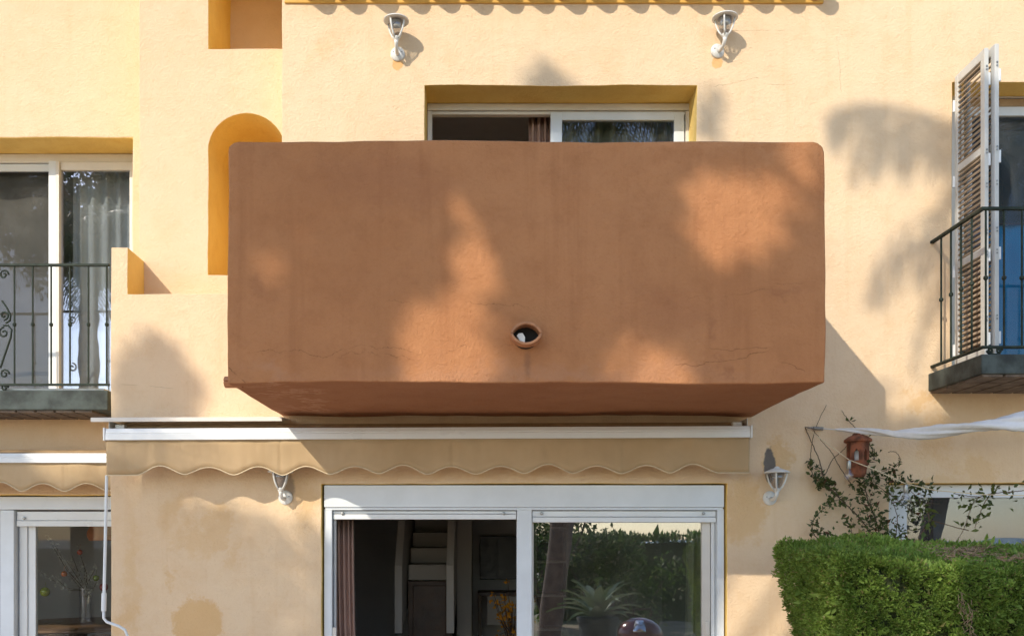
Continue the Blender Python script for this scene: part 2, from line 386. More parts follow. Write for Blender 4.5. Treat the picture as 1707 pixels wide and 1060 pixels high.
def wall(name, mat, parent, x0, x1, z0, z1, y0, y1, holes, step=.085, wob=.006, arch=None, bevel=.012):
    """slab wall in x,z with index-space holes; arch = (xa, xb, spring, apex, cap): the hole row at spring is bent to an arch"""
    xs = sorted({x0, x1, *[h[0] for h in holes], *[h[1] for h in holes]}); xs = [x for x in xs if x0 <= x <= x1]
    zs = sorted({z0, z1, *[h[2] for h in holes], *[h[3] for h in holes]}); zs = [z for z in zs if z0 <= z <= z1]
    if arch:
        xa, xb, sp, ap, cap = arch
        zs = sorted({*zs, sp, cap})
        n = 18; xs = sorted({*xs, *[xa+(xb-xa)*(.5-.5*math.cos(PI*i/n)) for i in range(n+1)]})
    xs = refine(xs, step); zs = refine(zs, step); nx, nz = len(xs), len(zs)
    e = 1e-6
    solid = [[not any(h[0]-e < (xs[i]+xs[i+1])/2 < h[1]+e and h[2]-e < (zs[k]+zs[k+1])/2 < h[3]+e for h in holes) for k in range(nz-1)] for i in range(nx-1)]
    def pos(i, k, y):
        x, z = xs[i], zs[k]
        if arch and xa-e <= x <= xb+e and sp-e <= z <= cap+e:
            u = (x-(xa+xb)/2)/((xb-xa)/2); az = sp+(ap-sp)*math.sqrt(max(0, 1-u*u))
            z = az+(z-sp)*(cap-az)/(cap-sp)
        q = Vector((x, y, z)); nn = mnoise.noise_vector(q*2.1)*wob+mnoise.noise_vector(q*7.0)*wob*.45
        return (x+nn.x, y+nn.y*.8, z+nn.z)
    idx = {}; V = []; Fc = []; rev = set()
    def vid(i, k, s):
        if (i, k, s) not in idx: idx[(i, k, s)] = len(V); V.append(pos(i, k, y1 if s else y0))
        return idx[(i, k, s)]
    for i in range(nx-1):
        for k in range(nz-1):
            if not solid[i][k]: continue
            Fc.append((vid(i, k, 0), vid(i+1, k, 0), vid(i+1, k+1, 0), vid(i, k+1, 0)))
            Fc.append((vid(i, k, 1), vid(i, k+1, 1), vid(i+1, k+1, 1), vid(i+1, k, 1)))
            for di, dk, a, b in ((-1, 0, (i, k+1), (i, k)), (1, 0, (i+1, k), (i+1, k+1)), (0, -1, (i, k), (i+1, k)), (0, 1, (i+1, k+1), (i, k+1))):
                ii, kk = i+di, k+dk
                if 0 <= ii < nx-1 and 0 <= kk < nz-1 and solid[ii][kk]: continue
                rev.add(len(Fc)); Fc.append((vid(*a, 0), vid(*a, 1), vid(*b, 1), vid(*b, 0)))
    m = MB(); m.v = V; m.f = Fc
    o = m.build(name, mat, parent, bevel=bevel, smooth='auto', seg=3)
    o.data.materials.append(m_reveal); o.data.polygons.foreach_set('material_index', [1 if i in rev else 0 for i in range(len(Fc))])
    return o

H = thing('house', 'apricot rendered house front carrying the terracotta box balcony', 'house', (0, .5, 0))
HL = thing('house', 'set-back neighbouring apricot house at the left edge of the photo', 'house', (-4.2, 1.3, 0))

TOP = Z(-150)
xU0, xU1, zUt = X(708), X(1162), Z(143)                 # upper balcony door
zUb = 2.80
xG0, xG1, zGt = X(536), X(1212), Z(806)                 # ground floor door
xR0, zRt, zRb = X(1587), Z(138), EYE+1.19               # right upper window
xS0, zSt, zSb = X(1482), Z(805), .95                    # right lower window
WT = .34
wall('wall', m_wall, H, X(185), 5.2, 0, TOP, 0, WT,
     [(X(213), X(470), Z(490), TOP), (X(185), X(213), Z(413), TOP), (xU0, xU1, zUb, zUt), (xG0, xG1, 0, zGt), (xR0, 4.75, zRb, zRt), (xS0, 4.75, zSb, zSt)], arch=None)
# stair tower set back behind the lower volume, with its two openings
yT = .32
tx0, tx1 = X(232, yT), X(470)+.25
na, nb = X(347, yT), X(470, yT)+.02
wall('stair_tower_wall', m_tower, H, tx0, tx1, Z(560, yT), TOP+.9, yT, yT+.62,
     [(na, nb, Z(459, yT), Z(250, yT)), (na, nb, Z(82, yT), Z(-90, yT))], arch=(na, nb, Z(250, yT), Z(190, yT), Z(110, yT)))
bx = MB().box(tx0+.02, tx1, yT+.6, yT+1.2, Z(560), TOP+.9); bx.build('stair_tower_back', m_tower, H)
MB().box(X(185)+.01, X(470), WT-.01, yT+.9, 0, Z(492)-.01).build('side_wall', m_wall, H, bevel=.01)

# neighbour (left), set back
yN = .83; NT_ = .35
xl0, xl1, zlt, zlb = -5.4, X(220, yN), Z(230, yN), EYE+1.10
zdt = Z(825, yN)
wall('wall', m_wall2, HL, -7.5, X(232, yT)+.35, 0, TOP+.6, yN, yN+NT_, [(xl0, xl1, zlb, zlt), (-5.9, -2.70, 0, zdt)])

# rooms: open boxes behind the openings
def room(parent, x0, x1, y0, y1, z0, z1, mat=m_room, fl=m_roomfloor):
    m = MB(); m.add([(x0,y0,z0),(x1,y0,z0),(x1,y1,z0),(x0,y1,z0),(x0,y0,z1),(x1,y0,z1),(x1,y1,z1),(x0,y1,z1)], [(4,7,6,5),(1,5,6,2),(2,6,7,3),(3,7,4,0)])
    o = m.build('room_wall', mat, parent, fixn=False)
    MB().box(x0, x1, y0, y1, z0-.08, z0+.012).build('room_floor', fl, parent)
room(H, xG0-.5, xG1+.35, WT-.005, 4.2, 0, 2.45)
room(H, xU0-.5, xU1+.5, WT-.005, 4.0, 2.74, 5.2)
room(H, xR0-.05, 5.1, WT-.005, 3.0, 2.7, 5.3)
room(H, xS0-.05, 5.1, WT-.005, 3.0, .0, 2.4)
room(HL, -6.8, -2.66, yN+NT_-.005, 4.6, 0, 2.5)
room(HL, -6.8, -2.66, yN+NT_-.005, 4.0, 2.72, 5.3)

# eave: moulding on the wall, barrel tiles above it, roof slab behind
ev = MB().box(X(475), X(1372), -.016, .02, Z(5, -.016), Z(-60)).build('eave_moulding', m_eave, H, bevel=.004)
tm = MB(); nseg = 8
for rad, fl in ((.075, 0),):
    outer = [(rad*math.cos(PI*i/nseg), rad*math.sin(PI*i/nseg)) for i in range(nseg+1)]
    inner = [((rad-.013)*math.cos(PI*i/nseg), (rad-.013)*math.sin(PI*i/nseg)) for i in range(nseg+1)]
    tm.prism(outer+inner[::-1], 0, .42)
tile_me = None
pitch = M(52.3)
tz = Z(-6)
for i in range(17):
    px = 572+52.3*(i-1)
    for kind in (0, 1):
        if tile_me is None:
            o = tm.build('roof_tile', m_tile, H, local=True, smooth='auto'); tile_me = o.data
        else:
            o = bpy.data.objects.new('roof_tile', tile_me); COL.objects.link(o); o.parent = H
        w = wloc(H)
        o.location = Vector((X(px)+(pitch/2 if kind == 0 else 0), -.13-.015*kind+random.uniform(-.008, .008), tz+(.075 if kind else .085)+random.uniform(-.004, .004)))-w
        o.rotation_euler = (-.28 if False else .28, PI if kind else 0, random.uniform(-.04, .04))
MB().prism_x([(.02, Z(-8)), (3.4, Z(-8)+1.0), (3.4, Z(-8)+1.1), (.02, Z(-8)+.09)], X(473), X(1376)).build('roof', m_tile, H)
MB().box(X(470)+.01, 5.2, WT, 4.3, TOP-.12, TOP).build('roof_deck', m_tile, H)
MB().box(-7.5, tx0-.01, yN+NT_, 4.6, TOP+.3, TOP+.5).build('roof_deck', m_tile, HL)

# ------------------------------------------------------------------ box balcony
yB = -1.40
bx0, bx1 = X(379, yB), X(1375, yB); bz0, bz1 = Z(638, yB), Z(235, yB)
def balcony():
    # outer shell as a rounded, slightly uneven box with a sunken top
    nx, nz, ny = 120, 48, 30; th = .16
    def wobble(q):
        nn = mnoise.noise_vector(q*1.4)*.011+mnoise.noise_vector(q*4.7)*.005
        for ex, sg, rr in ((bx0, 1, .055), (bx1, -1, .062)):
            ux, uz = (q.x-(ex+sg*rr))*-sg, q.z-(bz1-rr)
            if ux > 0 and uz > 0 and max(ux, uz) > 1e-6:
                k = max(ux, uz)/math.hypot(ux, uz); q = Vector((ex+sg*rr-sg*ux*k, q.y, bz1-rr+uz*k))
        return q+nn
    m = MB(); bmv = {}
    cx = [bx0+(bx1-bx0)*i/nx for i in range(nx+1)]; cz = [bz0+(bz1-bz0)*k/nz for k in range(nz+1)]; cy = [yB+(.05-yB)*j/ny for j in range(ny+1)]
    def v(x, y, z):
        key = (round(x, 5), round(y, 5), round(z, 5))
        if key not in bmv: bmv[key] = len(m.v); m.v.append(tuple(wobble(Vector((x, y, z)))))
        return bmv[key]
    for i in range(nx):
        for k in range(nz): m.f.append((v(cx[i], yB, cz[k]), v(cx[i+1], yB, cz[k]), v(cx[i+1], yB, cz[k+1]), v(cx[i], yB, cz[k+1])))
        for j in range(ny): m.f.append((v(cx[i], cy[j], bz0), v(cx[i], cy[j+1], bz0), v(cx[i+1], cy[j+1], bz0), v(cx[i+1], cy[j], bz0)))
    for j in range(ny):
        for k in range(nz):
            m.f.append((v(bx0, cy[j+1], cz[k]), v(bx0, cy[j], cz[k]), v(bx0, cy[j], cz[k+1]), v(bx0, cy[j+1], cz[k+1])))
            m.f.append((v(bx1, cy[j], cz[k]), v(bx1, cy[j+1], cz[k]), v(bx1, cy[j+1], cz[k+1]), v(bx1, cy[j], cz[k+1])))
    # parapet top ring and inner faces
    ix0, ix1, iy0 = bx0+th, bx1-th, yB+th
    a = [(bx0, .05), (bx0, yB), (bx1, yB), (bx1, .05)]; b = [(ix0, .05), (ix0, iy0), (ix1, iy0), (ix1, .05)]
    def seg(p, q, n): return [(p[0]+(q[0]-p[0])*i/n, p[1]+(q[1]-p[1])*i/n) for i in range(n+1)]
    for s, n in ((0, ny), (1, nx), (2, ny)):
        o_ = seg(a[s], a[s+1], n); i_ = seg(b[s], b[s+1], n)
        for q in range(n):
            m.f.append((v(*o_[q], bz1), v(*o_[q+1], bz1), v(*i_[q+1], bz1), v(*i_[q], bz1)))
            m.f.append((v(*i_[q], bz1), v(*i_[q+1], bz1), v(*i_[q+1], bz0+.16), v(*i_[q], bz0+.16)))
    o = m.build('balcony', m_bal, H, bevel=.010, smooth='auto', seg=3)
    o.data.materials.append(m_soffit_shade)
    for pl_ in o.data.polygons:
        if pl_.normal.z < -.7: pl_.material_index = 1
    o['label'] = 'terracotta painted box balcony with a solid parapet'
    MB().box(ix0-.02, ix1+.02, iy0-.02, .04, bz0+.02, bz0+.15).build('balcony_floor', m_roomfloor, o)
    return o
bal = balcony()
def spout(cx, cz, y0, length, axis, r=.082):
    """two curved clay tiles put mouth to mouth, sticking out of the parapet"""
    n = 10; th = .014
    def half(up, name, mat):
        m = MB(); ring = []; sg = r*.68; Rr = (r*r+sg*sg)/(2*sg); a0 = math.asin(r/Rr)
        for rr in (Rr, Rr-th):
            for i in range(n+1):
                w = -a0+2*a0*i/n
                ring.append((rr*math.sin(w), (rr*math.cos(w)-Rr*math.cos(a0))*(1 if up else -1)))
        poly = ring[:n+1]+ring[n+1:][::-1]
        if axis == 'y': m.prism([(cx+a, cz+b+(0.004 if up else -.004)) for a, b in poly], y0, y0+length)
        else: m.prism_x([(cx+a, cz+b+(0.004 if up else -.004)) for a, b in poly], y0, y0+length)
        return m.build(name, mat, bal, bevel=.003, smooth='auto')
    half(True, 'spout_tile', m_spout); half(False, 'spout_tile', m_spout)
    if axis == 'y':
        MB().lathe([(r*.8, 0), (r*.8, .01)], (cx, y0+length*.55, cz), 'y', 20).build('spout_inside', m_dark, bal)
        MB().prism([(cx-.052, cz-.004), (cx-.03, cz-.036), (cx-.006, cz-.04), (cx-.004, cz-.012), (cx-.018, cz+.012), (cx-.04, cz+.01)], y0+.05, y0+.075).build('spout_pipe_end', m_mortar, bal, bevel=.003)
q = P(877, 557, yB-.07); spout(q.x, q.z, yB-.10, .16, 'y', .088)
spout(-1.30, Z(637, -1.30), bx0-.040, .10, 'x', .042)

# ------------------------------------------------------------------ sliding doors and windows (parts of the houses)
def part(parent, name, mat, *boxes, bevel=.003):
    m = MB()
    for b in boxes: m.box(*b)
    return m.build(name, mat, parent, bevel=bevel)
def pane(parent, mat, x0, x1, z0, z1, y, name='pane'):
    return MB().box(x0, x1, y, y+.008, z0, z1).build(name, mat, parent)

# main ground-floor sliding door
yF = .035
gd = part(H, 'sliding_door', m_pvc, (xG0+.012, X(552), yF, yF+.14, 0, Z(848)), (X(1198), xG1-.012, yF, yF+.14, 0, Z(848)), (X(862), X(887), yF+.004, yF+.13, 0, Z(848)), (X(540), X(1208), yF+.01, yF+.135, -.02, .03))
part(gd, 'shutter_box', m_pvc, (xG0+.014, xG1-.014, yF-.012, yF+.2, Z(845), zGt-.008), bevel=.004)
part(gd, 'box_joint', m_pvc, (xG0+.02, xG1-.02, yF-.002, yF+.1, Z(849.5), Z(845)-.002), bevel=.002)
for (a, b, bot) in ((552, 862, 865), (887, 1198, 870)):
    s = part(gd, 'shutter_slat', m_white, (X(a)+.004, X(b)-.004, yF+.03, yF+.05, Z(bot-9)+.002, Z(850)-.003), bevel=.004)
    part(gd, 'shutter_slat', m_white, (X(a)+.004, X(b)-.004, yF+.022, yF+.05, Z(bot), Z(bot-9)-.001), bevel=.004)
    for px in (a+17, b-22):
        MB().lathe([(.0, -.022), (.010, -.02), (.012, -.008), (.008, 0.004)], (X(px), yF+.03, Z(855)), 'y', 12).build('stop_button', m_steel, gd, smooth='auto')
# right leaf (glazed, closed), left leaf slid away: its stile shows beside the curtain
part(gd, 'sash', m_pvcw, (X(1176), X(1190), yF+.07, yF+.115, .05, Z(868)), (X(888)-.02, X(891), yF+.07, yF+.115, .05, Z(868)), (X(891)-.002, X(1176)+.002, yF+.072, yF+.113, .051, .13))
part(gd, 'track', m_white, (X(1191), X(1197), yF+.06, yF+.12, .02, Z(868)), bevel=.002); part(gd, 'track', m_white, (X(553.5), X(556), yF+.06, yF+.12, .02, Z(863)), bevel=.002)
pane(gd, m_glass, X(891), X(1176), .13, Z(866), yF+.09)
part(gd, 'handle', m_pvcw, (X(1181), X(1188), yF+.05, yF+.069, Z(1060), Z(1037)), bevel=.006)
part(gd, 'handle', m_pvcw, (X(551), X(559), yF+.01, yF+.03, Z(1070), Z(1046)), bevel=.006)

# upper balcony door (only its head shows above the parapet)
yU = .26
ud = part(H, 'sliding_door', m_pvcw, (xU0+.004, X(720, yU), yU, yU+.07, zUb, Z(185, yU)), (X(1143, yU), X(1152, yU), yU, yU+.07, zUb, Z(185, yU)), (xU0+.004, X(1152, yU), yU, yU+.07, Z(184, yU), zUt-.004))
part(ud, 'frame_lip', m_pvcw, (X(720, yU), X(1143, yU), yU+.012, yU+.06, Z(190, yU), Z(185, yU)), bevel=.002)
part(ud, 'sash', m_pvc, (X(918, yU), X(937, yU), yU+.004, yU+.04, zUb+.05, Z(186, yU)-.004), (X(1124, yU), X(1141, yU), yU+.004, yU+.04, zUb+.05, Z(186, yU)-.004), (X(937, yU), X(1124, yU), yU+.004, yU+.04, Z(200, yU), Z(186, yU)-.004))
pane(ud, m_glass_u, X(937, yU), X(1124, yU), zUb+.05, Z(199.5, yU), yU+.022)

# right upper window behind the shutters
yR = .20
rw = part(H, 'balcony_window', m_pvcw, (xR0+.003, X(1606, yR), yR, yR+.07, zRb, Z(150, yR)), (xR0+.003, 4.74, yR, yR+.07, Z(162, yR), zRt-.003), (4.66, 4.74, yR, yR+.07, zRb, Z(162, yR)))
part(rw, 'roller_box', m_roll, (X(1606, yR), 4.66, yR+.02, yR+.08, Z(176, yR), Z(163, yR)))
part(rw, 'sash', m_pvc, (X(1606, yR)+.002, 4.65, yR+.01, yR+.05, Z(192, yR), Z(177, yR)), (X(1606, yR)+.002, X(1622, yR), yR+.01, yR+.05, zRb, Z(193, yR)))
pane(rw, m_glass_b, X(1622, yR), 4.65, zRb, Z(192, yR)-.001, yR+.03)

# right lower window
yS = .10
sw = part(H, 'window', m_pvc, (xS0+.004, X(1512, yS), yS, yS+.07, zSb, Z(829, yS)), (xS0+.004, 4.74, yS, yS+.07, Z(829, yS), zSt-.006), (4.68, 4.74, yS, yS+.07, zSb, Z(829, yS)))
pane(sw, m_glass_s, X(1512, yS), 4.68, zSb, Z(829.5, yS), yS+.03)
part(sw, 'sill', m_wall, (xS0-.03, 4.8, -.03, yS+.02, zSb-.05, zSb-.002))

# neighbour: upper balcony window
yL = yN+.30
lw = part(HL, 'balcony_window', m_pvcw, (xl0+.003, xl1-.003, yL, yL+.07, Z(271, yL), zlt-.003), (xl0+.003, xl0+.06, yL, yL+.07, zlb, Z(271, yL)-.002))
part(lw, 'sash', m_pvcw, (X(103.5, yL), xl1-.004, yL-.03, yL+.01, Z(286, yL), Z(273, yL)), (X(218, yL), xl1-.004, yL-.03, yL+.01, zlb, Z(286, yL)))
part(lw, 'sash', m_white, (xl0+.062, X(85, yL), yL+.02, yL+.05, Z(284, yL), Z(272, yL)), (X(85, yL), X(97, yL), yL-.045, yL+.05, zlb, Z(272, yL)))
part(lw, 'stile', m_pvcw, (X(97.3, yL), X(103, yL), yL-.05, yL+.012, zlb, Z(273, yL)))
pane(lw, m_glass_p, X(103.5, yL), X(218, yL), zlb, Z(286, yL)-.001, yL-.01)
pane(lw, m_glass_b, xl0+.062, X(85, yL), zlb, Z(284, yL)-.001, yL+.035)
# neighbour: ground-floor sliding door
yD = yN+.05
ld = part(HL, 'sliding_door', m_pvc, (X(0, yD), X(23, yD), yD, yD+.12, 0, Z(850, yD)), (-5.89, -5.8, yD, yD+.12, 0, Z(850, yD)), (-2.79, -2.71, yD, yD+.12, 0, Z(850, yD)), (-5.88, -2.72, yD+.01, yD+.115, -.02, .03))
part(ld, 'shutter_box', m_pvc, (-5.88, -2.71, yD-.012, yD+.2, Z(849, yD), zdt-.01), bevel=.004)
part(ld, 'shutter_slat', m_white, (X(25, yD), -2.80, yD+.03, yD+.05, Z(867, yD), Z(852, yD)), bevel=.004)
part(ld, 'shutter_slat', m_white, (X(25, yD), -2.80, yD+.022, yD+.05, Z(877, yD), Z(867.4, yD)), bevel=.004)
MB().lathe([(.0, -.022), (.010, -.02), (.012, -.008), (.008, 0.004)], (X(38, yD), yD+.03, Z(863, yD)), 'y', 12).build('stop_button', m_steel, ld, smooth='auto')
part(ld, 'sash', m_white, (X(26, yD), X(39, yD), yD+.06, yD+.10, .05, Z(872, yD)), (X(39.4, yD), X(52, yD), yD+.075, yD+.115, .05, Z(872, yD)))
pane(ld, m_glass_c, X(52, yD), -2.80, .05, Z(872, yD), yD+.09)
pane(ld, m_glass_c, -5.8, X(0, yD), .05, Z(872, yD), yD+.07)

# ------------------------------------------------------------------ iron balconies
def baluster(x, y, z0, z1, zc):
    m = MB().tube([(x, y, z0), (x, y, z1)], .0075, 6)
    m.lathe([(.008, -.014), (.015, -.007), (.015, .007), (.008, .014)], (x, y, zc), 'z', 8)
    return m
def scroll_pts(c, r0, turns, start, y, sgn=1, n=26):
    return [(c[0]+sgn*r0*(1-.8*i/n)*math.cos(start+turns*2*PI*i/n), y, c[1]+r0*(1-.8*i/n)*math.sin(start+turns*2*PI*i/n)) for i in range(n+1)]
def iron_balcony(parent, xa, xb, yf, yw, zs0, zs1, ztop, zbot, zcol, fxs, sides, drop, scrolls):
    """slab with tiled underside, then rails and bars"""
    slab = MB()
    slab.prism_x([(yw+.02, zs0+drop), (yf, zs0), (yf, zs1), (yw+.02, zs1)], xa, xb)
    s = slab.build('balcony', m_slab, parent, bevel=.008)
    n = int((xb-xa)/.145)
    for i in range(n):
        for j in range(3):
            x = xa+.02+i*.145; w = (yw-yf)/3
            y0 = yf+.02+j*w
            m = MB(); zz = zs0+drop*(j*w+.02)/(yw-yf)-.003
            m.box(x, x+.128, y0, y0+w-.02, zz-.012, zz+.01); m.build('underside_tile', m_slabtile, s, bevel=.003)
    for z, h in ((ztop, .009), (zbot, .008)):
        MB().box(xa+.012, xb, yf+.018, yf+.046, z-h, z+h).build('rail', m_iron, s, bevel=.002)
        if sides: MB().box(xa+.013, xa+.04, yf+.047, yw+.03, z-h, z+h).build('rail', m_iron, s, bevel=.002)
    for x in fxs: baluster(x, yf+.032, zbot, ztop, zcol).build('baluster', m_iron, s, smooth='auto')
    if sides:
        k = 5
        for i in range(1, k): baluster(xa+.026, yf+.032+(yw-yf-.03)*i/k, zbot, ztop, zcol).build('baluster', m_iron, s, smooth='auto')
    for path in scrolls: MB().tube(path, .0075, 6).build('scroll', m_iron, s, smooth=True)
    return s
yf = -.70
xa = X(1640, yf); zb_, zt_ = Z(577, yf), Z(345, yf)
scr = [scroll_pts((xa+.055, zb_-.022), .02, 1.4, PI, yf+.03), scroll_pts((xa+.115, zb_-.022), .02, 1.4, 0, yf+.03, 1), [(xa+.05, yf+.03, zb_-.04), (xa+.085, yf+.03, zb_-.046), (xa+.12, yf+.03, zb_-.04)]]
ib = iron_balcony(H, xa-.015, 4.9, yf, 0, Z(623, yf), Z(590, yf), zt_, zb_, Z(461, yf), [xa+.032+i*.114 for i in range(1, 15)]+[xa+.03], True, .0, scr)
ib['label'] = 'shallow balcony slab with dark green iron railing by the louvred shutters'
yf = yN-.45
zb_, zt_ = Z(640, yf), Z(440, yf)
def xx(p): return X(p, yf)
yy = yf+.032
def zz(p): return Z(p, yf)
def sp(cx, cy, r, turns, start, sgn=1): return scroll_pts((xx(cx), zz(cy)), M(r, yf), turns, start, yy, sgn)
S1 = [(xx(a), yy, zz(b)) for a, b in ((0, 500), (8, 512), (14, 524), (13, 533), (6, 537))]
S2 = [(xx(a), yy, zz(b)) for a, b in ((2, 541), (10, 541), (16, 548), (14, 562), (7, 582), (1, 600), (-3, 612))]
scr = [sp(3, 456, 8, 1.3, 0), sp(3, 524, 8, 1.2, -PI/2), sp(3, 553, 9, 1.2, PI/2), sp(4, 622, 8, 1.3, 0), sp(4, 645, 6, 1.3, 0), S1, S2,
       sp(-22, 456, 8, 1.3, PI, 1), sp(-22, 553, 9, 1.2, PI/2, -1)]
il = iron_balcony(HL, -5.7, X(176, yN)+.2, yf, yN, Z(683, yf), Z(650, yf), zt_, zb_, Z(539.5, yf), [xx(p) for p in (20.5, 51, 82, 113.5, 144.5, 175, -46, -77, -108)], False, .0, scr)
il['label'] = 'dark slab and green iron railing below the set-back window'
part(il, 'coping', m_mortar, (-5.68, X(176, yN)+.15, yf+.06, yN, Z(650, yf)+.001, Z(650, yf)+.022), bevel=.004)

# ------------------------------------------------------------------ louvred shutters
def shutter(xh, y0, y1, z0, z1, lab):
    th = .028
    m = MB(); st = .052
    m.box(xh, xh+th, y0, y0+st, z0, z1); m.box(xh, xh+th, y1-st*.8, y1, z0, z1)
    for za, zb in ((z0, z0+.06), (z1-.06, z1), (z0+(z1-z0)*.335, z0+(z1-z0)*.335+.05), (z0+(z1-z0)*.665, z0+(z1-z0)*.665+.05)):
        m.box(xh+.001, xh+th-.001, y0+st, y1-st*.8, za, zb)
    o = m.build('shutter', m_shutter, H, bevel=.003); o['label'] = lab
    secs = [(z0+.06, z0+(z1-z0)*.335), (z0+(z1-z0)*.335+.05, z0+(z1-z0)*.665), (z0+(z1-z0)*.665+.05, z1-.06)]
    me = None
    for a, b in secs:
        n = int((b-a)/.036)
        for i in range(n):
            zc = a+(b-a)*(i+.5)/n
            if me is None:
                s = MB().box(-.004, .004, 0, (y1-st*.8)-(y0+st), -.0165, .0165).build('slat', m_slat, o, local=True, bevel=.001); me = s.data
            else:
                s = bpy.data.objects.new('slat', me); COL.objects.link(s); s.parent = o
            s.location = Vector((xh+th/2, y0+st, zc))-wloc(o); s.rotation_euler = (0, math.radians(38+random.uniform(-2, 2)), 0)
    for u in (.02, .12, .33, .40, .55, .66, .93):
        for dz in (0, .022):
            MB().lathe([(.0065, -.004), (.0055, -.0065), (0, -.007)], (xh+th*.5, y0, z0+(z1-z0)*u+dz), 'y', 8).build('screw', m_steel, o)
    for u in (.06, .33, .64, .9):
        MB().tube([(xh+th+.006, y0+.005, z0+(z1-z0)*u-.04), (xh+th+.006, y0+.005, z0+(z1-z0)*u+.04)], .009, 8).build('hinge', m_white, o, smooth='auto')
        MB().tube([(xh-.002, y1+.004, z0+(z1-z0)*u-.04), (xh-.002, y1+.004, z0+(z1-z0)*u+.04)], .009, 8).build('hinge', m_white, o, smooth='auto')
    return o
sz0, sz1 = EYE+1.215, Z(80, -.40)
shutter(X(1588)+.01, -.40, -.008, sz0, sz1, 'louvred shutter leaf standing out from the wall')
shutter(X(1588)+.062, -.43, -.03, sz0, sz1+.012, 'folded louvred shutter leaf seen edge-on')

# ------------------------------------------------------------------ awnings
def awning(label, x0, x1, yb, zt, zb, zval, lows, period, yw, hood=None, tilt=0):
    """front bar, roll, scalloped valance with braid; x0,x1 at the bar; zval = valance low line"""
    A = thing('awning', label, 'awning', ((x0+x1)/2, yw, zt+.03))
    h = zt-zb
    m = MB(); m.prism_x([(yb, zb), (yb+.05, zb), (yb+.07, zb+h*.5), (yb+.06, zt), (yb+.012, zt), (yb+.002, zb+h*.62), (yb+.005, zb+h*.56), (yb+.001, zb+h*.5)], x0, x1)
    m.build('front_bar', m_white, A, bevel=.002)
    for xe in (x0, x1):
        s = -1 if xe == x0 else 1
        MB().box(xe+s*.001, xe+s*.014, yb-.004, yb+.085, zb-.004, zt+.004).build('end_cap', m_white, A, bevel=.004)
        MB().box(xe-s*.10, xe-s*.035, yb+.08, yw, zt+.002, zt+.035).build('bracket', m_lamp, A, bevel=.004)
        MB().box(xe+s*.0, xe-s*.006, yb+.06, yw, zb+.02, zt+.06).build('side_plate', m_lamp, A, bevel=.002)
    MB().tube([(x0+.02, yw-.09, zt-.005), (x1-.02, yw-.09, zt-.005)], .048, 18).build('fabric_roll', m_roll, A, smooth='auto')
    MB().add([(x0+.02, yw-.10, zt+.03), (x1-.02, yw-.10, zt+.03), (x1-.02, yb+.035, zt-.004), (x0+.02, yb+.035, zt-.004)], [(0, 1, 2, 3)]).build('fabric_sheet', m_roll, A)
    # valance
    n = int((x1-x0)/.012); V = []; Fc = []; edge = []
    amp = M(13.5, yb)
    for i in range(n+1):
        x = x0+(x1-x0)*i/n
        u = (x-lows[0])/period
        if x < lows[0] or x > lows[1]: zlow = zval
        else: zlow = zval+amp*(.5-.5*math.cos(2*PI*u))**.8*(1+.10*math.sin(u*2.3+1))+.003*math.sin(u*1.7)
        for k in range(6):
            f = k/5; z = zb+.006+(zlow-zb-.006)*f
            y = yb+.02+.012*math.sin(x*4.1+1)*f+.007*math.sin(x*13+.7)*f+.010*mnoise.noise(Vector((x*5+z*6, z*5, 3)))+.004*mnoise.noise(Vector((x*22, z*9, 5)))+(.004 if abs((x-x0) % 1.18) < .012 else 0)
            V.append((x, y, z))
        edge.append(Vector((x, y-.001, zlow)))
    for i in range(n):
        for k in range(5): Fc.append((i*6+k, i*6+k+1, (i+1)*6+k+1, (i+1)*6+k))
    mv = MB(); mv.v = V; mv.f = Fc; v = mv.build('valance', m_canvas, A, smooth=True, fixn=False)
    sd = v.modifiers.new('thick', 'SOLIDIFY'); sd.thickness = .0018
    MB().tube(edge, .0036, 6).build('braid', m_trim, v, smooth=True)
    if hood:
        hx0, hx1, hz0, hz1, hy = hood
        MB().prism_x([(hy, hz0), (hy+.012, hz0), (hy+.014, hz1-.008), (yw, hz1+.006), (yw, hz1+.014), (hy, hz1)], hx0, hx1).build('hood', m_pvcw, A, bevel=.002)
    if tilt: A.rotation_euler = (0, tilt, 0)
    return A
yb = -.25
awning('wide beige scalloped awning under the terracotta balcony', X(175, yb), X(1251, yb), yb, Z(711.5, yb), Z(731, yb), Z(789.5, yb), (X(226, yb), X(1198, yb)), M(81, yb), -.002,
       hood=(X(151, -.24), X(470, -.24), Z(700.5, -.24), Z(693.5, -.24), -.24), tilt=-.0042)
yb = yN-.28
awning('smaller beige scalloped awning at the left edge on the set-back house', -5.6, X(240, yb), yb, Z(755, yb), Z(771, yb), Z(818, yb), (-5.5, X(236, yb)), M(70.5, yb), yN-.002)
# crank rod of the wide awning
r_ = MB().tube([P(178, 792, -.20), P(176, 880, -.20), P(173.5, 990, -.2)], M(2.6), 8).build('awning_crank', m_white)
tag(r_, 'thin white crank rod hanging from the left end of the wide awning', 'crank rod')
MB().tube([P(173.5, 988, -.2), P(172.8, 1018, -.2)], M(4), 10).build('grip', m_white, r_, smooth='auto')
MB().tube([P(172.8, 1016, -.2), P(173, 1030, -.2), P(178, 1036, -.2), P(198, 1043, -.2), P(208, 1049, -.2), P(213, 1060, -.2), P(214, 1090, -.2)], M(2.4), 8).build('handle', m_white, r_, smooth=True)

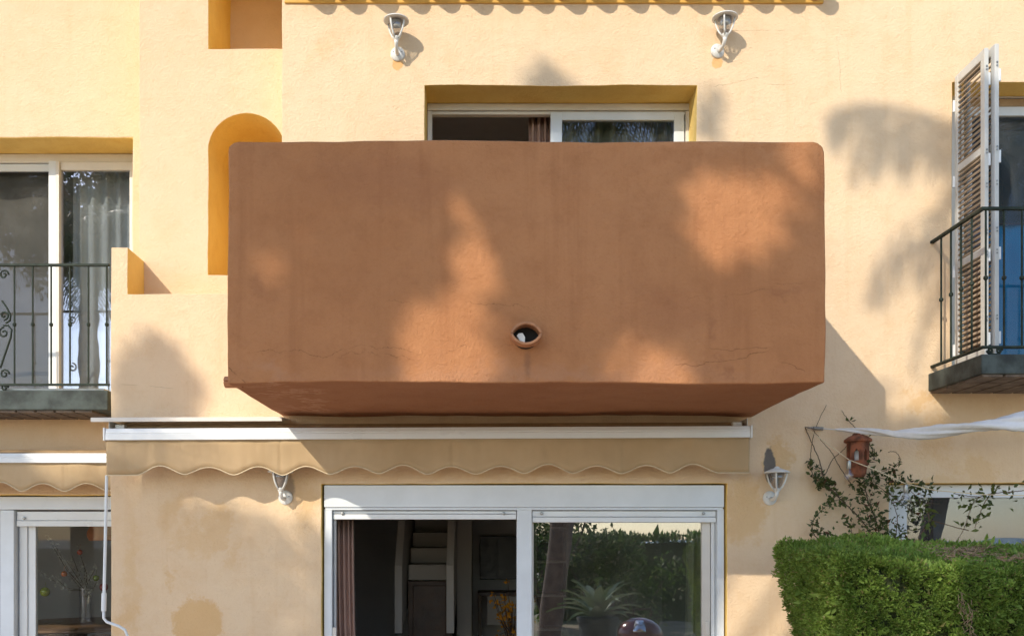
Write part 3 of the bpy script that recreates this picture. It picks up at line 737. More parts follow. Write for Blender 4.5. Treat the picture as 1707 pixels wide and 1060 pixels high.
# ------------------------------------------------------------------ wall lamps
def make_lamp():
    L = thing('wall_lamp', 'x', 'wall lamp')
    MB().lathe([(.0, -.022), (.020, -.021), (.042, -.016), (.050, -.008), (.051, 0.004)], (0, 0, 0), 'y', 28).build('base', m_lamp, L, local=True, smooth='auto')
    for s in (-1, 1): MB().lathe([(0, -.022), (.005, -.02), (.005, -.012)], (s*.03, 0, .008), 'y', 8).build('screw', m_steel, L, local=True)
    MB().tube([(0, -.012, -.004), (0, -.05, -.012), (0, -.085, -.004), (0, -.108, .020), (0, -.112, .045)], [.015, .013, .012, .013, .016], 10).build('arm', m_lamp, L, local=True, smooth=True)
    MB().lathe([(.012, .035), (.021, .045), (.024, .058), (.018, .066), (.0, .068)], (0, -.112, 0), 'z', 18).build('cup', m_lamp, L, local=True, smooth='auto')
    for k in range(4):
        a = PI/4+k*PI/2+.25
        pts = [(.017, .050), (.036, .075), (.052, .105), (.062, .138), (.068, .170)]
        MB().tube([(math.cos(a)*r, -.112+math.sin(a)*r, z) for r, z in pts], .0062, 8).build('rib', m_lamp, L, local=True, smooth=True)
    g = MB().lathe([(.022, .062), (.035, .09), (.048, .130), (.052, .168)], (0, -.112, 0), 'z', 20).build('glass', m_lampglass, L, local=True, smooth=True)
    MB().lathe([(.0, .135), (.03, .137), (.04, .150), (.042, .170)], (0, -.112, 0), 'z', 18).build('bulb_holder', m_steel, L, local=True, smooth='auto')
    MB().lathe([(.0, .172), (.060, .171), (.084, .168), (.090, .172), (.088, .178), (.070, .186), (.040, .198), (.020, .204), (.013, .214), (.0, .218)], (0, -.112, 0), 'z', 32).build('hat', m_lamp, L, local=True, smooth='auto')
    return L
lamp = make_lamp()
def put(o, px, py, rz, label):
    o.location = P(px, py); o.rotation_euler = (0, 0, rz); o['label'] = label; o['group'] = 'white lantern lamps on the house wall'
put(lamp, 663, 91, 0, 'white lantern lamp high on the wall, left of the upper balcony door')
put(copy_tree(lamp), 1196, 86, .22, 'white lantern lamp high on the wall, right of the upper balcony door')
put(copy_tree(lamp), 476, 829, -.1, 'white lantern lamp just below the scalloped edge of the wide awning')
put(copy_tree(lamp), 1283, 830, .15, 'white lantern lamp below the grey stain, beside the vine')

# ------------------------------------------------------------------ terracotta lantern on the wall
yLn = -.13
c = P(1430, 795, yLn); tl = thing('clay_lantern', 'terracotta wall lantern with arched openings among the vine', 'lantern', (c.x, c.y, c.z))
def hexring(r, z, n=6, rot=PI/6): return [(c.x+r*math.cos(rot+2*PI*k/n), c.y+r*math.sin(rot+2*PI*k/n), z) for k in range(n)]
z0, z1 = Z(775, yLn), Z(738, yLn); R = .074
for k in range(6):      # six panels, each with a pointed opening
    a0 = PI/6+2*PI*k/6; a1 = a0+PI/3
    p0 = Vector((c.x+R*math.cos(a0), c.y+R*math.sin(a0), 0)); p1 = Vector((c.x+R*math.cos(a1), c.y+R*math.sin(a1), 0))
    n_ = ((p0+p1)/2-Vector((c.x, c.y, 0))).normalized()
    def Q(u, z, d): q_ = p0+(p1-p0)*u-n_*d; return (q_.x, q_.y, z)
    zo0, zo1 = z0+.03, z0+.085; hole = [(.30, zo0), (.70, zo0), (.70, zo1), (.5, zo1+.028), (.30, zo1)]
    m = MB(); out = [(0, z0), (1, z0), (1, z1), (.5, z1), (0, z1)]
    for d in (0, .016):
        pass
    vs_ = [Q(u, z, 0) for u, z in out]+[Q(u, z, 0) for u, z in hole]+[Q(u, z, .016) for u, z in out]+[Q(u, z, .016) for u, z in hole]
    fs_ = []
    for i in range(5):
        j = (i+1) % 5
        fs_ += [(i, j, 5+j, 5+i), (10+i, 15+i, 15+j, 10+j), (5+i, 5+j, 15+j, 15+i)]
    m.add(vs_, fs_); m.build('panel', m_terra, tl)
def hexloft(prof, name):
    m = MB(); n = 6
    for r, z in prof: m.v += hexring(r, z)
    for i in range(len(prof)-1):
        for k in range(n): m.f.append((i*n+k, i*n+(k+1) % n, (i+1)*n+(k+1) % n, (i+1)*n+k))
    m.f.append(tuple(range(n))); m.f.append(tuple((len(prof)-1)*n+k for k in range(n)))
    return m.build(name, m_terra, tl, bevel=.003)
hexloft([(R+.004, z1), (R+.020, z1+.006), (R+.020, z1+.022), (R-.012, z1+.045), (R-.03, z1+.052)], 'cornice')
MB().lathe([(R-.035, z1+.05), (R-.04, z1+.062), (R-.06, z1+.075), (.02, z1+.083), (.012, z1+.098), (0, z1+.103)], (c.x, c.y, 0), 'z', 18).build('cap', m_terra, tl, smooth='auto')
hexloft([(R*.55, z0-.085), (R*.75, z0-.06), (R*.8, z0-.03), (R*.9, z0-.002), (R*.92, z0+.008)], 'foot')
MB().lathe([(.0, z0+.02), (.03, z0+.022), (.033, z0+.05), (.02, z0+.1), (0, z0+.11)], (c.x, c.y, 0), 'z', 14).build('lamp_glass', m_sheer, tl, smooth=True)
MB().box(c.x-.02, c.x+.02, c.y+.06, 0, z0+.0, z0+.06).build('wall_bracket', m_terra, tl)

# ------------------------------------------------------------------ rolled white sheet tied to a wall hook
def sheet():
    T = thing('rolled_sail', 'white twisted sun sail tied to a hook on the right wall', 'sun sail', P(1342, 712))
    ctrl = [(1392, 716, -.06, 3), (1420, 717, -.12, 5), (1450, 719, -.2, 6), (1490, 723, -.3, 8), (1540, 722, -.42, 10), (1600, 715, -.55, 12), (1660, 707, -.68, 15), (1720, 700, -.8, 18), (1800, 690, -.95, 20)]
    n = 90; m = MB(); S = 20
    for i in range(n+1):
        u = i/n*(len(ctrl)-1); a = min(int(u), len(ctrl)-2); f = u-a
        q = [ctrl[a][k]*(1-f)+ctrl[a+1][k]*f for k in range(4)]
        cc = P(q[0], q[1], q[2]); r = M(q[3], q[2])
        for k in range(S):
            w = 2*PI*k/S; tw = i/n*9.0
            rr = r*(.70+.26*math.cos(2*(w-tw))+.20*math.cos(4*(w-tw*.8)+1.2)+.06*math.cos(9*(w-tw)+i*.05))*(1+.08*mnoise.noise(Vector((i*.15, k*.5, 2))))
            m.v.append((cc.x+rr*.18*math.cos(w), cc.y+rr*.8*math.cos(w), cc.z+rr*math.sin(w)))
    for i in range(n):
        for k in range(S): m.f.append((i*S+k, i*S+(k+1) % S, (i+1)*S+(k+1) % S, (i+1)*S+k))
    m.f.append(tuple(range(S))); m.build('sheet', m_cloth, T, smooth=True)
    MB().tube([P(1342, 712, .0), P(1350, 713, -.02), P(1357, 713, -.03)], .006, 8).build('hook', m_steel, T, smooth=True)
    sp_ = [P(1356+16*i/120, 713.5+i/120, -.03)+Vector((0, .010*math.cos(i*.7), .010*math.sin(i*.7))) for i in range(121)]
    MB().tube(sp_, .0028, 5).build('spring', m_steel, T, smooth=True)
    MB().tube([P(1371, 714, -.03), P(1395, 716, -.065)], .0035, 6).build('cord', m_cloth, T)
sheet()

# ------------------------------------------------------------------ string light
SL = thing('string_light', 'string of clear bulbs hanging from the wall hook past the clay lantern', 'string light', P(1342, 712))
wp = [(1344, 713, -.02), (1380, 740, -.12), (1415, 766, -.24), (1460, 783, -.3), (1510, 806, -.34), (1560, 817, -.38), (1640, 824, -.46), (1740, 826, -.55)]
MB().tube([P(*q) for q in wp], .0032, 5).build('wire', m_trim, SL, smooth=True)
for (px, py, y) in ((1415, 768, -.24), (1510, 808, -.34)):
    q = P(px, py, y)
    b = MB().lathe([(.013, .0), (.015, -.012), (.015, -.05), (.012, -.055)], q, 'z', 12).build('socket', m_steel, SL, smooth='auto')
    MB().lathe([(.012, -.052), (.014, -.062), (.028, -.082), (.033, -.100), (.028, -.120), (.014, -.132), (0, -.135)], q, 'z', 16).build('bulb', m_bulb, b, smooth=True)

# ------------------------------------------------------------------ leaves
def leaf_cloud(pts, dirs, size, wid, rng, fold=.25, droop=.2):
    """folded pointed leaves (two quads each) at pts, long axis dirs; size array"""
    n = len(pts); d = dirs/np.linalg.norm(dirs, axis=1, keepdims=True)
    r = rng.normal(size=(n, 3)); a = np.cross(d, r); a /= np.linalg.norm(a, axis=1, keepdims=True)+1e-9
    b = np.cross(a, d)
    s = size[:, None]; w = (size*wid)[:, None]
    p0 = pts; p1 = pts+d*s*.5+b*s*fold*.25; p2 = pts+d*s-b*s*droop*.5
    l = pts+d*s*.45+a*w*.5+b*s*fold*.35; r_ = pts+d*s*.45-a*w*.5+b*s*fold*.35
    V = np.stack([p0, l, p2, r_], axis=1).reshape(-1, 3)
    base = np.arange(n)*4
    Fq = np.concatenate([np.stack([base, base+1, base+2], 1), np.stack([base, base+2, base+3], 1)])
    return V, Fq

# vine
VN = thing('climbing_vine', 'leafy creeper climbing round the clay lantern above the hedge', 'vine', P(1460, 910, -.15))
stems = [
 [(1342, 712, .0), (1352, 735, -.03), (1365, 765, -.05), (1375, 800, -.07), (1400, 830, -.1), (1430, 860, -.12), (1450, 890, -.14), (1456, 930, -.15)],
 [(1378, 675, -.03), (1370, 690, -.03), (1361, 710, -.03), (1354, 735, -.03), (1351, 765, -.03), (1353, 785, -.04), (1362, 800, -.05), (1378, 812, -.06), (1400, 830, -.08)],
 [(1403, 684, -.03), (1412, 697, -.03), (1424, 711, -.04), (1440, 726, -.04), (1452, 745, -.05), (1458, 765, -.07)],
 [(1432, 725, -.04), (1405, 750, -.06), (1388, 766, -.07), (1376, 790, -.08)],
 [(1352, 712, -.03), (1370, 735, -.05), (1385, 752, -.07), (1395, 770, -.1), (1404, 785, -.12), (1420, 808, -.12)],
 [(1480, 753, -.1), (1492, 753, -.1), (1499, 760, -.1), (1500, 769, -.1), (1492, 778, -.1), (1476, 784, -.1), (1460, 790, -.1), (1450, 800, -.1)],
 [(1405, 831, -.1), (1388, 836, -.1), (1372, 848, -.1), (1358, 864, -.1), (1354, 880, -.1), (1358, 892, -.1), (1374, 908, -.12)],
 [(1356, 885, -.1), (1375, 889, -.1), (1395, 893, -.12), (1415, 905, -.12)],
 [(1440, 800, -.12), (1446, 830, -.14), (1458, 862, -.14), (1466, 890, -.14), (1470, 930, -.14)],
 [(1430, 792, -.12), (1460, 808, -.14), (1480, 822, -.16), (1505, 840, -.18), (1530, 858, -.2), (1570, 872, -.22), (1615, 884, -.25)],
 [(1450, 790, -.12), (1480, 800, -.15), (1510, 806, -.18), (1540, 812, -.2), (1556, 818, -.2)],
 [(1480, 822, -.16), (1493, 850, -.16), (1496, 870, -.16), (1490, 905, -.16)],
 [(1510, 810, -.2), (1530, 830, -.25), (1545, 850, -.28), (1548, 870, -.28), (1535, 890, -.28)],
 [(1592, 905, -.3), (1605, 885, -.3), (1615, 858, -.3), (1625, 835, -.3), (1645, 824, -.3), (1675, 820, -.3), (1700, 818, -.3), (1740, 810, -.3)],
 [(1625, 880, -.3), (1632, 860, -.3), (1640, 840, -.3), (1650, 825, -.3)],
 [(1590, 822, -.3), (1610, 826, -.3), (1635, 828, -.3)],
 [(1420, 895, -.12), (1418, 880, -.12), (1405, 872, -.12)],
]
def resample(pp, n):
    pts = [P(*q) for q in pp]; out = []
    for i in range(n+1):
        u = i/n*(len(pts)-1); a = min(int(u), len(pts)-2); f = u-a
        p0, p1, p2, p3 = pts[max(a-1, 0)], pts[a], pts[a+1], pts[min(a+2, len(pts)-1)]
        out.append(.5*((2*p1)+(-p0+p2)*f+(2*p0-5*p1+4*p2-p3)*f*f+(-p0+3*p1-3*p2+p3)*f**3))
    return out
SP = []
for i, s in enumerate(stems):
    pp = resample(s, 10*len(s)); SP.append(pp)
    jp = [p+Vector((random.uniform(-1, 1), random.uniform(-1, 1), random.uniform(-1, 1)))*.0022 for p in pp]
    r0 = .0055 if i in (0, 8) else .0034
    MB().tube(jp, [r0*(.55+.45*k/len(jp)) for k in range(len(jp))], 6).build('stem', m_bark, VN, smooth=True)
rng = np.random.default_rng(11)
LP, LD, LS = [], [], []; YP, YD, YS = [], [], []
def leaves_on(i, u0, u1, n, spread, size=(.032, .052), young=.1):
    pp = SP[i]
    for _ in range(n):
        u = rng.uniform(u0, u1)*(len(pp)-1); p = np.array(pp[int(u)])+rng.normal(size=3)*spread*np.array([1, .6, 1])
        d = rng.normal(size=3)+np.array([0, -.7, .15])
        L_ = (YP, YD, YS) if rng.random() < young else (LP, LD, LS)
        L_[0].append(p); L_[1].append(d); L_[2].append(rng.uniform(*size))
for a in ((0, .38, 1, 115, .020), (1, .5, 1, 70, .022), (2, .65, 1, 16, .014), (8, 0, 1, 120, .030), (9, 0, .8, 90, .024), (10, 0, 1, 95, .026), (11, 0, 1, 38, .022),
          (6, .2, .8, 30, .014), (7, 0, 1, 34, .018), (12, 0, 1, 26, .03), (5, .4, 1, 34, .016), (2, .25, .3, 4, .006), (16, 0, 1, 14, .014)):
    leaves_on(*a)
for a in ((13, .2, 1, 60, .035, (.035, .06), .6), (14, 0, 1, 22, .03, (.035, .06), .6), (15, 0, 1, 12, .02, (.03, .05), .5), (12, .3, 1, 14, .035, (.04, .07), .7)):
    leaves_on(*a)
for (cx, cy, n, r) in ((1360, 876, 12, 7), (1408, 868, 14, 8), (1384, 838, 22, 8), (1360, 905, 10, 7), (1430, 812, 34, 16), (1442, 842, 40, 16), (1372, 800, 26, 12), (1470, 880, 80, 22), (1440, 902, 110, 22), (1505, 905, 60, 22), (1500, 800, 24, 16), (1448, 775, 10, 10), (1456, 760, 8, 7), (1520, 830, 26, 18)):
    for _ in range(n):
        LP.append(np.array(P(cx+rng.normal()*r*.6, cy+rng.normal()*r*.6, -.12+rng.normal()*.04))); LD.append(rng.normal(size=3)+np.array([0, -.7, .1])); LS.append(rng.uniform(.030, .050))
V, Fq = leaf_cloud(np.array(LP), np.array(LD), np.array(LS), .48, rng); o = np_mesh('foliage', V, Fq, m_leaf, VN); o['kind'] = 'stuff'
V, Fq = leaf_cloud(np.array(YP), np.array(YD), np.array(YS), .5, rng); o = np_mesh('young_foliage', V, Fq, m_leaf_y, VN); o['kind'] = 'stuff'

# ------------------------------------------------------------------ hedge
def hedge(name, label, x0, x1, y0, y1, ztop, n, z0=.0, size=(.018, .05), mats=(m_hedge, m_hcore), zvis=0.6, mound=None, seed=5, lump=.05):
    Hd = thing(name, label, 'hedge', ((x0+x1)/2, (y0+y1)/2, 0)); rng = np.random.default_rng(seed)
    def lumpf(p): return np.array([mnoise.noise(Vector(q)*2.3)*lump+mnoise.noise(Vector(q)*6)*lump*.5 for q in p])
    areas = [(x1-x0)*(ztop-zvis)*1.15, (y1-y0)*(ztop-zvis)*1.3, (x1-x0)*(y1-y0)*1.4]
    tot = sum(areas); Pn, Nn = [], []
    for s, a in enumerate(areas):
        m = int(n*a/tot); u, v = rng.random(m), rng.random(m)
        if s == 0: p = np.stack([x0+(x1-x0)*u, np.full(m, y0), zvis+(ztop-zvis)*v], 1); nn = np.tile([0, -1, .12], (m, 1))
        elif s == 1: p = np.stack([np.full(m, x0), y0+(y1-y0)*u, zvis+(ztop-zvis)*v], 1); nn = np.tile([-1, 0, .12], (m, 1))
        else: p = np.stack([x0+(x1-x0)*u, y0+(y1-y0)*v, np.full(m, ztop)], 1); nn = np.tile([0, -.15, 1], (m, 1))
        Pn.append(p); Nn.append(nn.astype(float))
    Pn = np.concatenate(Pn); Nn = np.concatenate(Nn)
    # round the arrises, lean the end face, bulge with noise
    cx_ = np.clip(Pn[:, 0], x0+.07, x1); cy_ = np.clip(Pn[:, 1], y0+.06, y1-.06); cz_ = np.clip(Pn[:, 2], -1, ztop-.05)
    off = Pn-np.stack([cx_, cy_, cz_], 1); ln = np.linalg.norm(off, axis=1, keepdims=True)
    core = np.stack([cx_, cy_, cz_], 1); dirn = np.where(ln > 1e-6, off/np.maximum(ln, 1e-6), Nn)
    Pn = core+dirn*.06
    # sprigs grow in tufts: each tuft pushes out or sits back a little, its sprigs spread from one point
    K_ = 26; nt = len(Pn)//K_; order = rng.permutation(len(Pn))[:nt]; tp, td = Pn[order], dirn[order]
    tl_ = lumpf(tp)+rng.normal(size=nt)*.011-.018*(rng.random(nt) < .22)*rng.random(nt)*2.5
    cents = tp+td*(tl_-.012)[:, None]
    spread = rng.normal(size=(nt, K_, 3)); spread /= np.linalg.norm(spread, axis=2, keepdims=True)
    trad = (.017+.014*rng.random(nt))*(size[1]/.030)
    Pn = (cents[:, None, :]+spread*(rng.random((nt, K_, 1))**.5)*trad[:, None, None]).reshape(-1, 3)
    dirn = (td[:, None, :]*.8+spread*.9).reshape(-1, 3)
    Pn[:, 0] += np.clip(ztop-Pn[:, 2]-.03, 0, 2)*.16*np.clip((x0+.5-Pn[:, 0])/.5, 0, 1)
    if mound is not None: Pn[:, 2] += mound(Pn)*np.clip((Pn[:, 2]-ztop+.5)/.45, 0, 1)
    d = dirn+rng.normal(size=Pn.shape)*.45+np.array([0, -.1, .25])
    sz_ = rng.uniform(*size, len(Pn)); sz_[rng.random(len(Pn)) < .006] *= 2.8
    V, Fq = leaf_cloud(Pn, d, sz_, .46, rng, .2, .15)
    o = np_mesh('foliage', V, Fq, mats[0], Hd); o['kind'] = 'stuff'
    # inner mass of twigs
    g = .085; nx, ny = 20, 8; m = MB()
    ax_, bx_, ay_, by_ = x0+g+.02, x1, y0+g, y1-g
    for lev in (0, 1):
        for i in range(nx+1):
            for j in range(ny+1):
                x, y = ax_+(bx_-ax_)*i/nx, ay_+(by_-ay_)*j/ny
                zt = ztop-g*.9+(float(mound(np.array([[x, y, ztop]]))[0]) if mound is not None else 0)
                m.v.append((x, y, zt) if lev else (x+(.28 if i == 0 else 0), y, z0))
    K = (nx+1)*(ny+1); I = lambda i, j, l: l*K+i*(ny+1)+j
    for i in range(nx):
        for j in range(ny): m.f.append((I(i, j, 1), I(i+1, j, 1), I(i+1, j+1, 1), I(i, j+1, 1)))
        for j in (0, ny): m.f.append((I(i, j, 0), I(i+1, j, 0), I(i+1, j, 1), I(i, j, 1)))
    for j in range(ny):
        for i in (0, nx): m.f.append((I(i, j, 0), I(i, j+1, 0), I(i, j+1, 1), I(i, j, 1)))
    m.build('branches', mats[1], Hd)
    return Hd
hy0, hy1 = -1.72, -.72
hx0 = X(1296, hy1)-.02
def hm(p): return .045*np.exp(-((p[:, 0]-hx0-.45)/.40)**2)*np.clip((p[:, 1]-hy0)/(hy1-hy0), 0, 1)-.085*np.clip((hy0+.75-p[:, 1])/.75, 0, 1)*np.clip((p[:, 0]-X(1440, hy0))/.35, 0, 1)+.03*np.clip((p[:, 1]-hy0-.5)/.4, 0, 1)
hd = hedge('hedge', 'dense clipped green hedge with a dry patch on top, lower right', hx0, 3.6, hy0, hy1, 1.640, 250000, mound=hm, size=(.010, .024))
rng = np.random.default_rng(3); m = MB()
for _ in range(560):
    qx, qy = rng.uniform(X(1530, -1.3), X(1712, -1.5)), hy0+.04+.55*rng.random()
    w_ = math.exp(-((qx-X(1635, -1.4))/.34)**2)*max(0, .5+mnoise.noise(Vector((qx*5, qy*5, 0)))*1.3)
    if rng.random() > w_: continue
    q = Vector((qx, qy, 1.640+float(hm(np.array([[qx, qy, 1.6]]))[0])+rng.uniform(.035, .062)))
    d = Vector((rng.normal(), rng.normal()-.3, abs(rng.normal())*.35)).normalized()*rng.uniform(.02, .055)
    m.tube([q, q+d*.5+Vector((0, 0, .004)), q+d], [.0030, .0024, .001], 3)
for _ in range(46):
    py = rng.uniform(985, 1050); q = Vector((X(1596, hy0)+(py-985)*.0006+rng.normal()*.016, hy0-.055+rng.uniform(-.02, .02), Z(py, hy0)))
    d = Vector((rng.normal()*.5, -.25, -abs(rng.normal()))).normalized()*rng.uniform(.02, .05)
    m.tube([q, q+d], [.0022, .001], 3)
o = m.build('dry_twigs', m_dry, hd, fixn=False); o['kind'] = 'stuff'

# ------------------------------------------------------------------ interiors
def curtain(name, label, mat, x0, x1, y, z0, z1, folds, amp, sway=0, gather=1.0):
    n = folds*10; m = MB(); R_ = 9
    for i in range(n+1):
        u = i/n
        for k in range(R_):
            f = k/(R_-1); z = z1+(z0-z1)*f
            w = 1+(gather-1)*math.sin(PI*min(1, f*1.2)*.5)
            x = x0+(x1-x0)*u*w+sway*f*f
            m.v.append((x, y+amp*math.sin(u*folds*2*PI+.6*math.sin(u*7))*(1-.2*f)+amp*.4*mnoise.noise(Vector((u*5, f*2, 1))), z))
    for i in range(n):
        for k in range(R_-1): m.f.append((i*R_+k, i*R_+k+1, (i+1)*R_+k+1, (i+1)*R_+k))
    o = m.build(name, mat, None, smooth=True, fixn=False)
    sd = o.modifiers.new('thick', 'SOLIDIFY'); sd.thickness = .003
    return tag(o, label, 'curtain')
yc = .30
curtain('curtain', 'rose curtain at the left side of the ground-floor sliding door', m_curt, X(560, yc), X(590, yc), yc, .05, Z(862, yc), 4, .03, M(12, yc), 1.0)
curtain('curtain', 'beige curtain at the right side behind the closed door glass', m_curtb, X(1142, yc), X(1186, yc), yc-.06, .05, Z(860, yc), 3, .03, -M(10, yc))
curtain('curtain', 'rose-brown curtain behind the open half of the upper balcony door', m_curt, X(882, .42), X(920, .42), .42, 2.85, Z(170, .42), 4, .03)
curtain('curtain', 'row of pale folds behind the closed glass of the upper balcony door', m_curtb, X(938, .45), X(1135, .45), .45, 2.85, Z(170, .45), 9, .035)
curtain('curtain', 'brown-grey curtain filling the left pane of the set-back window', m_curtg, -5.3, X(92, 1.25), 1.25, 2.85, Z(262, 1.45), 3, .012)
curtain('curtain', 'white sheer curtain in the right pane of the set-back window', m_sheer, X(122, 1.27), X(226, 1.27), 1.27, 2.85, Z(262, 1.5), 5, .03)
curtain('curtain', 'vivid blue curtain behind the right upper window', m_curtblue, X(1600, .31), 4.7, .31, 2.92, Z(165, .31), 7, .012)
bl_ = MB().box(X(1612, .285), 4.68, .283, .287, Z(372, .285), Z(178, .285)).build('dark_reflection_sheet', simple('dark_teal_reflection', (.022, .035, .045), .8, .15), None)  # added dark sheet, stands in for the palms' dark reflection in the upper glass
tag(bl_, 'dark sheet added for the dark palm reflection in the right upper window', 'blind')
MB().tube([(X(1612, .285), .285, Z(373, .285)), (4.68, .285, Z(373, .285))], .009, 8).build('bottom_bar', m_pvc_dark, bl_)
curtain('curtain', 'dark curtain at the left of the right lower window', m_curtd, X(1516, .3), X(1556, .3), .3, .9, Z(820, .3), 4, .02)
curtain('curtain', 'slate-grey blind filling the rest of the right lower window', simple('slate_blind', (.22, .26, .30), .9, .06), X(1556, .75), 5.0, .75, .9, Z(800, .75), 6, .01)

# main room: stair with low side walls over a cupboard, pillar, television, console, flowers, shelves
ST = thing('staircase', 'dim staircase between low pale side walls, inside the open door', 'staircase', (X(718, 2.6), 2.6, 0))
ys = 2.5
MB().box(X(680, ys), X(752, ys), ys, 4.15, 0, Z(968, ys)).build('cupboard', m_wood, ST, bevel=.006)
MB().box(X(688, ys), X(744, ys), ys-.02, ys-.002, .08, Z(975, ys)).build('cupboard_door', m_wood, ST, bevel=.01)
for i in range(5):
    MB().box(X(680, ys), X(752, ys), ys+.05+.28*i, 4.1, Z(967, ys)+.16*i, Z(968, ys)+.16*(i+1)).build('step', m_roomw, ST, bevel=.008)
for a in (X(672, ys), X(754, ys)):
    MB().prism_x([(ys-.45, Z(1047, ys)), (ys-.42, Z(1047, ys)), (4.1, Z(930, ys)), (4.1, 2.44), (ys+.3, 2.44), (ys-.45, Z(940, ys))], a-.04, a+.03).build('side_wall', m_roomw, ST, bevel=.004)
pl = MB().box(X(762, 3.0), X(786, 3.0), 3.0, 4.19, .015, 2.44).build('pillar', m_roomw, H)
yt = 4.08
tv = MB().box(X(800, yt), X(866, yt), yt, yt+.05, Z(965, yt), Z(893, yt)).build('television', m_black, None, bevel=.006); tag(tv, 'black television hanging on the back wall of the room', 'television')
MB().box(X(802, yt), X(864, yt), yt-.003, yt-.001, Z(963, yt), Z(895, yt)).build('screen', m_black, tv)
MB().box(X(812, yt), X(852, yt), yt+.05, 4.19, Z(945, yt), Z(910, yt)).build('wall_mount', m_steel, tv)
yk = 3.6
cs = thing('console_table', 'dark console table below the television', 'table', (X(830, yk), yk, .013))
MB().box(X(797, yk), X(905, yk), yk-.2, yk+.25, Z(991, yk), Z(985, yk)).build('top', m_wood, cs, bevel=.004)
for px in (800, 902):
    for dy in (-.17, .22): MB().box(X(px, yk)-.02, X(px, yk)+.02, yk+dy-.02, yk+dy+.02, .013, Z(991, yk)-.001).build('leg', m_wood, cs, bevel=.003)
MB().box(X(812, yk), X(890, yk), yk-.1, yk+.2, Z(1040, yk), Z(991, yk)-.002).build('drawer', m_roomw, cs, bevel=.004)
fl = thing('flower_vase', 'vase of orange flowers standing inside by the door mullion', 'flowers', (X(852, 2.2), 2.2, .012))
fx, fy = X(854, 2.2), 2.2
MB().lathe([(.10, .012), (.13, .2), (.11, .45), (.07, .6), (.085, .68)], (fx, fy, 0), 'z', 18).build('pot', m_wood, fl, smooth='auto')
rng = np.random.default_rng(21); pts = []; ds = []
m = MB()
for _ in range(46):
    tip = Vector((fx+rng.normal()*.13, fy+rng.normal()*.1, Z(1015, fy)+rng.normal()*.13)); m.tube([(fx, fy, .62), (fx+(tip.x-fx)*.4, fy, .85), tip], .003, 4)
    for _k in range(6): pts.append(np.array(tip)+rng.normal(size=3)*.018); ds.append(rng.normal(size=3))
m.build('stems', m_bark, fl, fixn=False)
V, Fq = leaf_cloud(np.array(pts), np.array(ds), rng.uniform(.025, .05, len(pts)), .7, rng); o = np_mesh('petals', V, Fq, leafmat('orange_petal', (.75, .30, .02), (.85, .45, .05)), fl); o['kind'] = 'stuff'
shf = thing('bookcase', 'tall bookcase seen through the closed door glass', 'bookcase', (X(918, 3.4), 3.4, .013))
for i in range(6): MB().box(X(893, 3.4), X(944, 3.4), 3.3, 3.65, .03+.36*i, .055+.36*i).build('shelf', m_roomw, shf, bevel=.002)
for px in (892, 944): MB().box(X(px, 3.4)-.012, X(px, 3.4)+.012, 3.28, 3.66, .013, 2.2).build('side_panel', m_roomw, shf, bevel=.002)
MB().box(X(893, 3.4), X(944, 3.4), 3.661, 3.68, .02, 2.2).build('back_panel', m_wood, shf)
# left room: table, blossom vase, baubles, lamp shade
yt = 2.3
tb = thing('dining_table', 'wooden dining table inside the left sliding door', 'table', (X(130, yt), yt, .013))
MB().lathe([(.0, Z(1046, yt)), (.62, Z(1046, yt)), (.66, Z(1043, yt)), (.66, Z(1040, yt)), (.63, Z(1037, yt)), (0, Z(1037, yt))], (X(130, yt), yt, 0), 'z', 36).build('top', simple('table_wood', (.20, .11, .055), .35, .3, 6), tb, smooth='auto')
MB().lathe([(.28, .013), (.26, .05), (.06, .10), (.05, .5), (.09, Z(1047, yt))], (X(130, yt), yt, 0), 'z', 18).build('pedestal', m_wood, tb, smooth='auto')
def chair(px, label):
    y = 1.62; x = X(px, y); Cc = thing('dining_chair', label, 'chair', (x, y, .013), 'dark chairs at the dining table')
    MB().box(x-.2, x+.2, y, y+.4, .43, .47).build('seat', m_wood, Cc, bevel=.01)
    m = MB(); n = 12
    poly = [(x-.21+.42*i/n, Z(1068, y)+.07*math.sin(PI*i/n)) for i in range(n+1)]+[(x+.19, .55), (x-.19, .55)]
    m.prism(poly, y-.03, y).build('backrest', m_wood, Cc, bevel=.006)
    for sx in (-.18, .18):
        for dy in (.02, .38): MB().box(x+sx-.018, x+sx+.018, y+dy-.018, y+dy+.018, .013, .431).build('leg', m_wood, Cc)
chair(95, 'dark round-backed chair under the blossom vase, left one of two'); chair(172, 'dark round-backed chair under the blossom vase, right one of two')
vs_o = thing('blossom_vase', 'clear vase of white blossom branches hung with baubles', 'vase', (X(143, yt), yt, Z(1037, yt)))
vx = X(143, yt); vz = Z(1036.5, yt)
MB().lathe([(.0, vz+.004), (.06, vz+.004), (.055, vz+.15), (.065, vz+.33), (.061, vz+.33), (.05, vz+.15), (.05, vz+.02), (0, vz+.015)], (vx, yt, 0), 'z', 18).build('vase', m_bulb, vs_o, smooth='auto')
rng = np.random.default_rng(31); pts = []; ds = []
for (tx, ty) in ((78, 893), (90, 905), (128, 905), (65, 952), (90, 960), (108, 930), (160, 945), (165, 960), (110, 950), (140, 940), (120, 925), (150, 985)):
    tip = P(tx, ty, yt+rng.normal()*.15); base = Vector((vx, yt, vz+.05)); mid = base.lerp(tip, .5)+Vector((rng.normal()*.03, 0, .06))
    path = [base, Vector((vx, yt, vz+.3)), mid, tip]
    MB().tube(path, [.005, .004, .003, .0015], 5).build('branch', m_bark, vs_o, smooth=True)
    for _k in range(26):
        f = rng.random(); q = (mid.lerp(tip, f) if rng.random() < .8 else Vector((vx, yt, vz+.3)).lerp(mid, f))
        cc = np.array(q)+rng.normal(size=3)*.012
        for _j in range(3): pts.append(cc+rng.normal(size=3)*.005); ds.append(rng.normal(size=3))
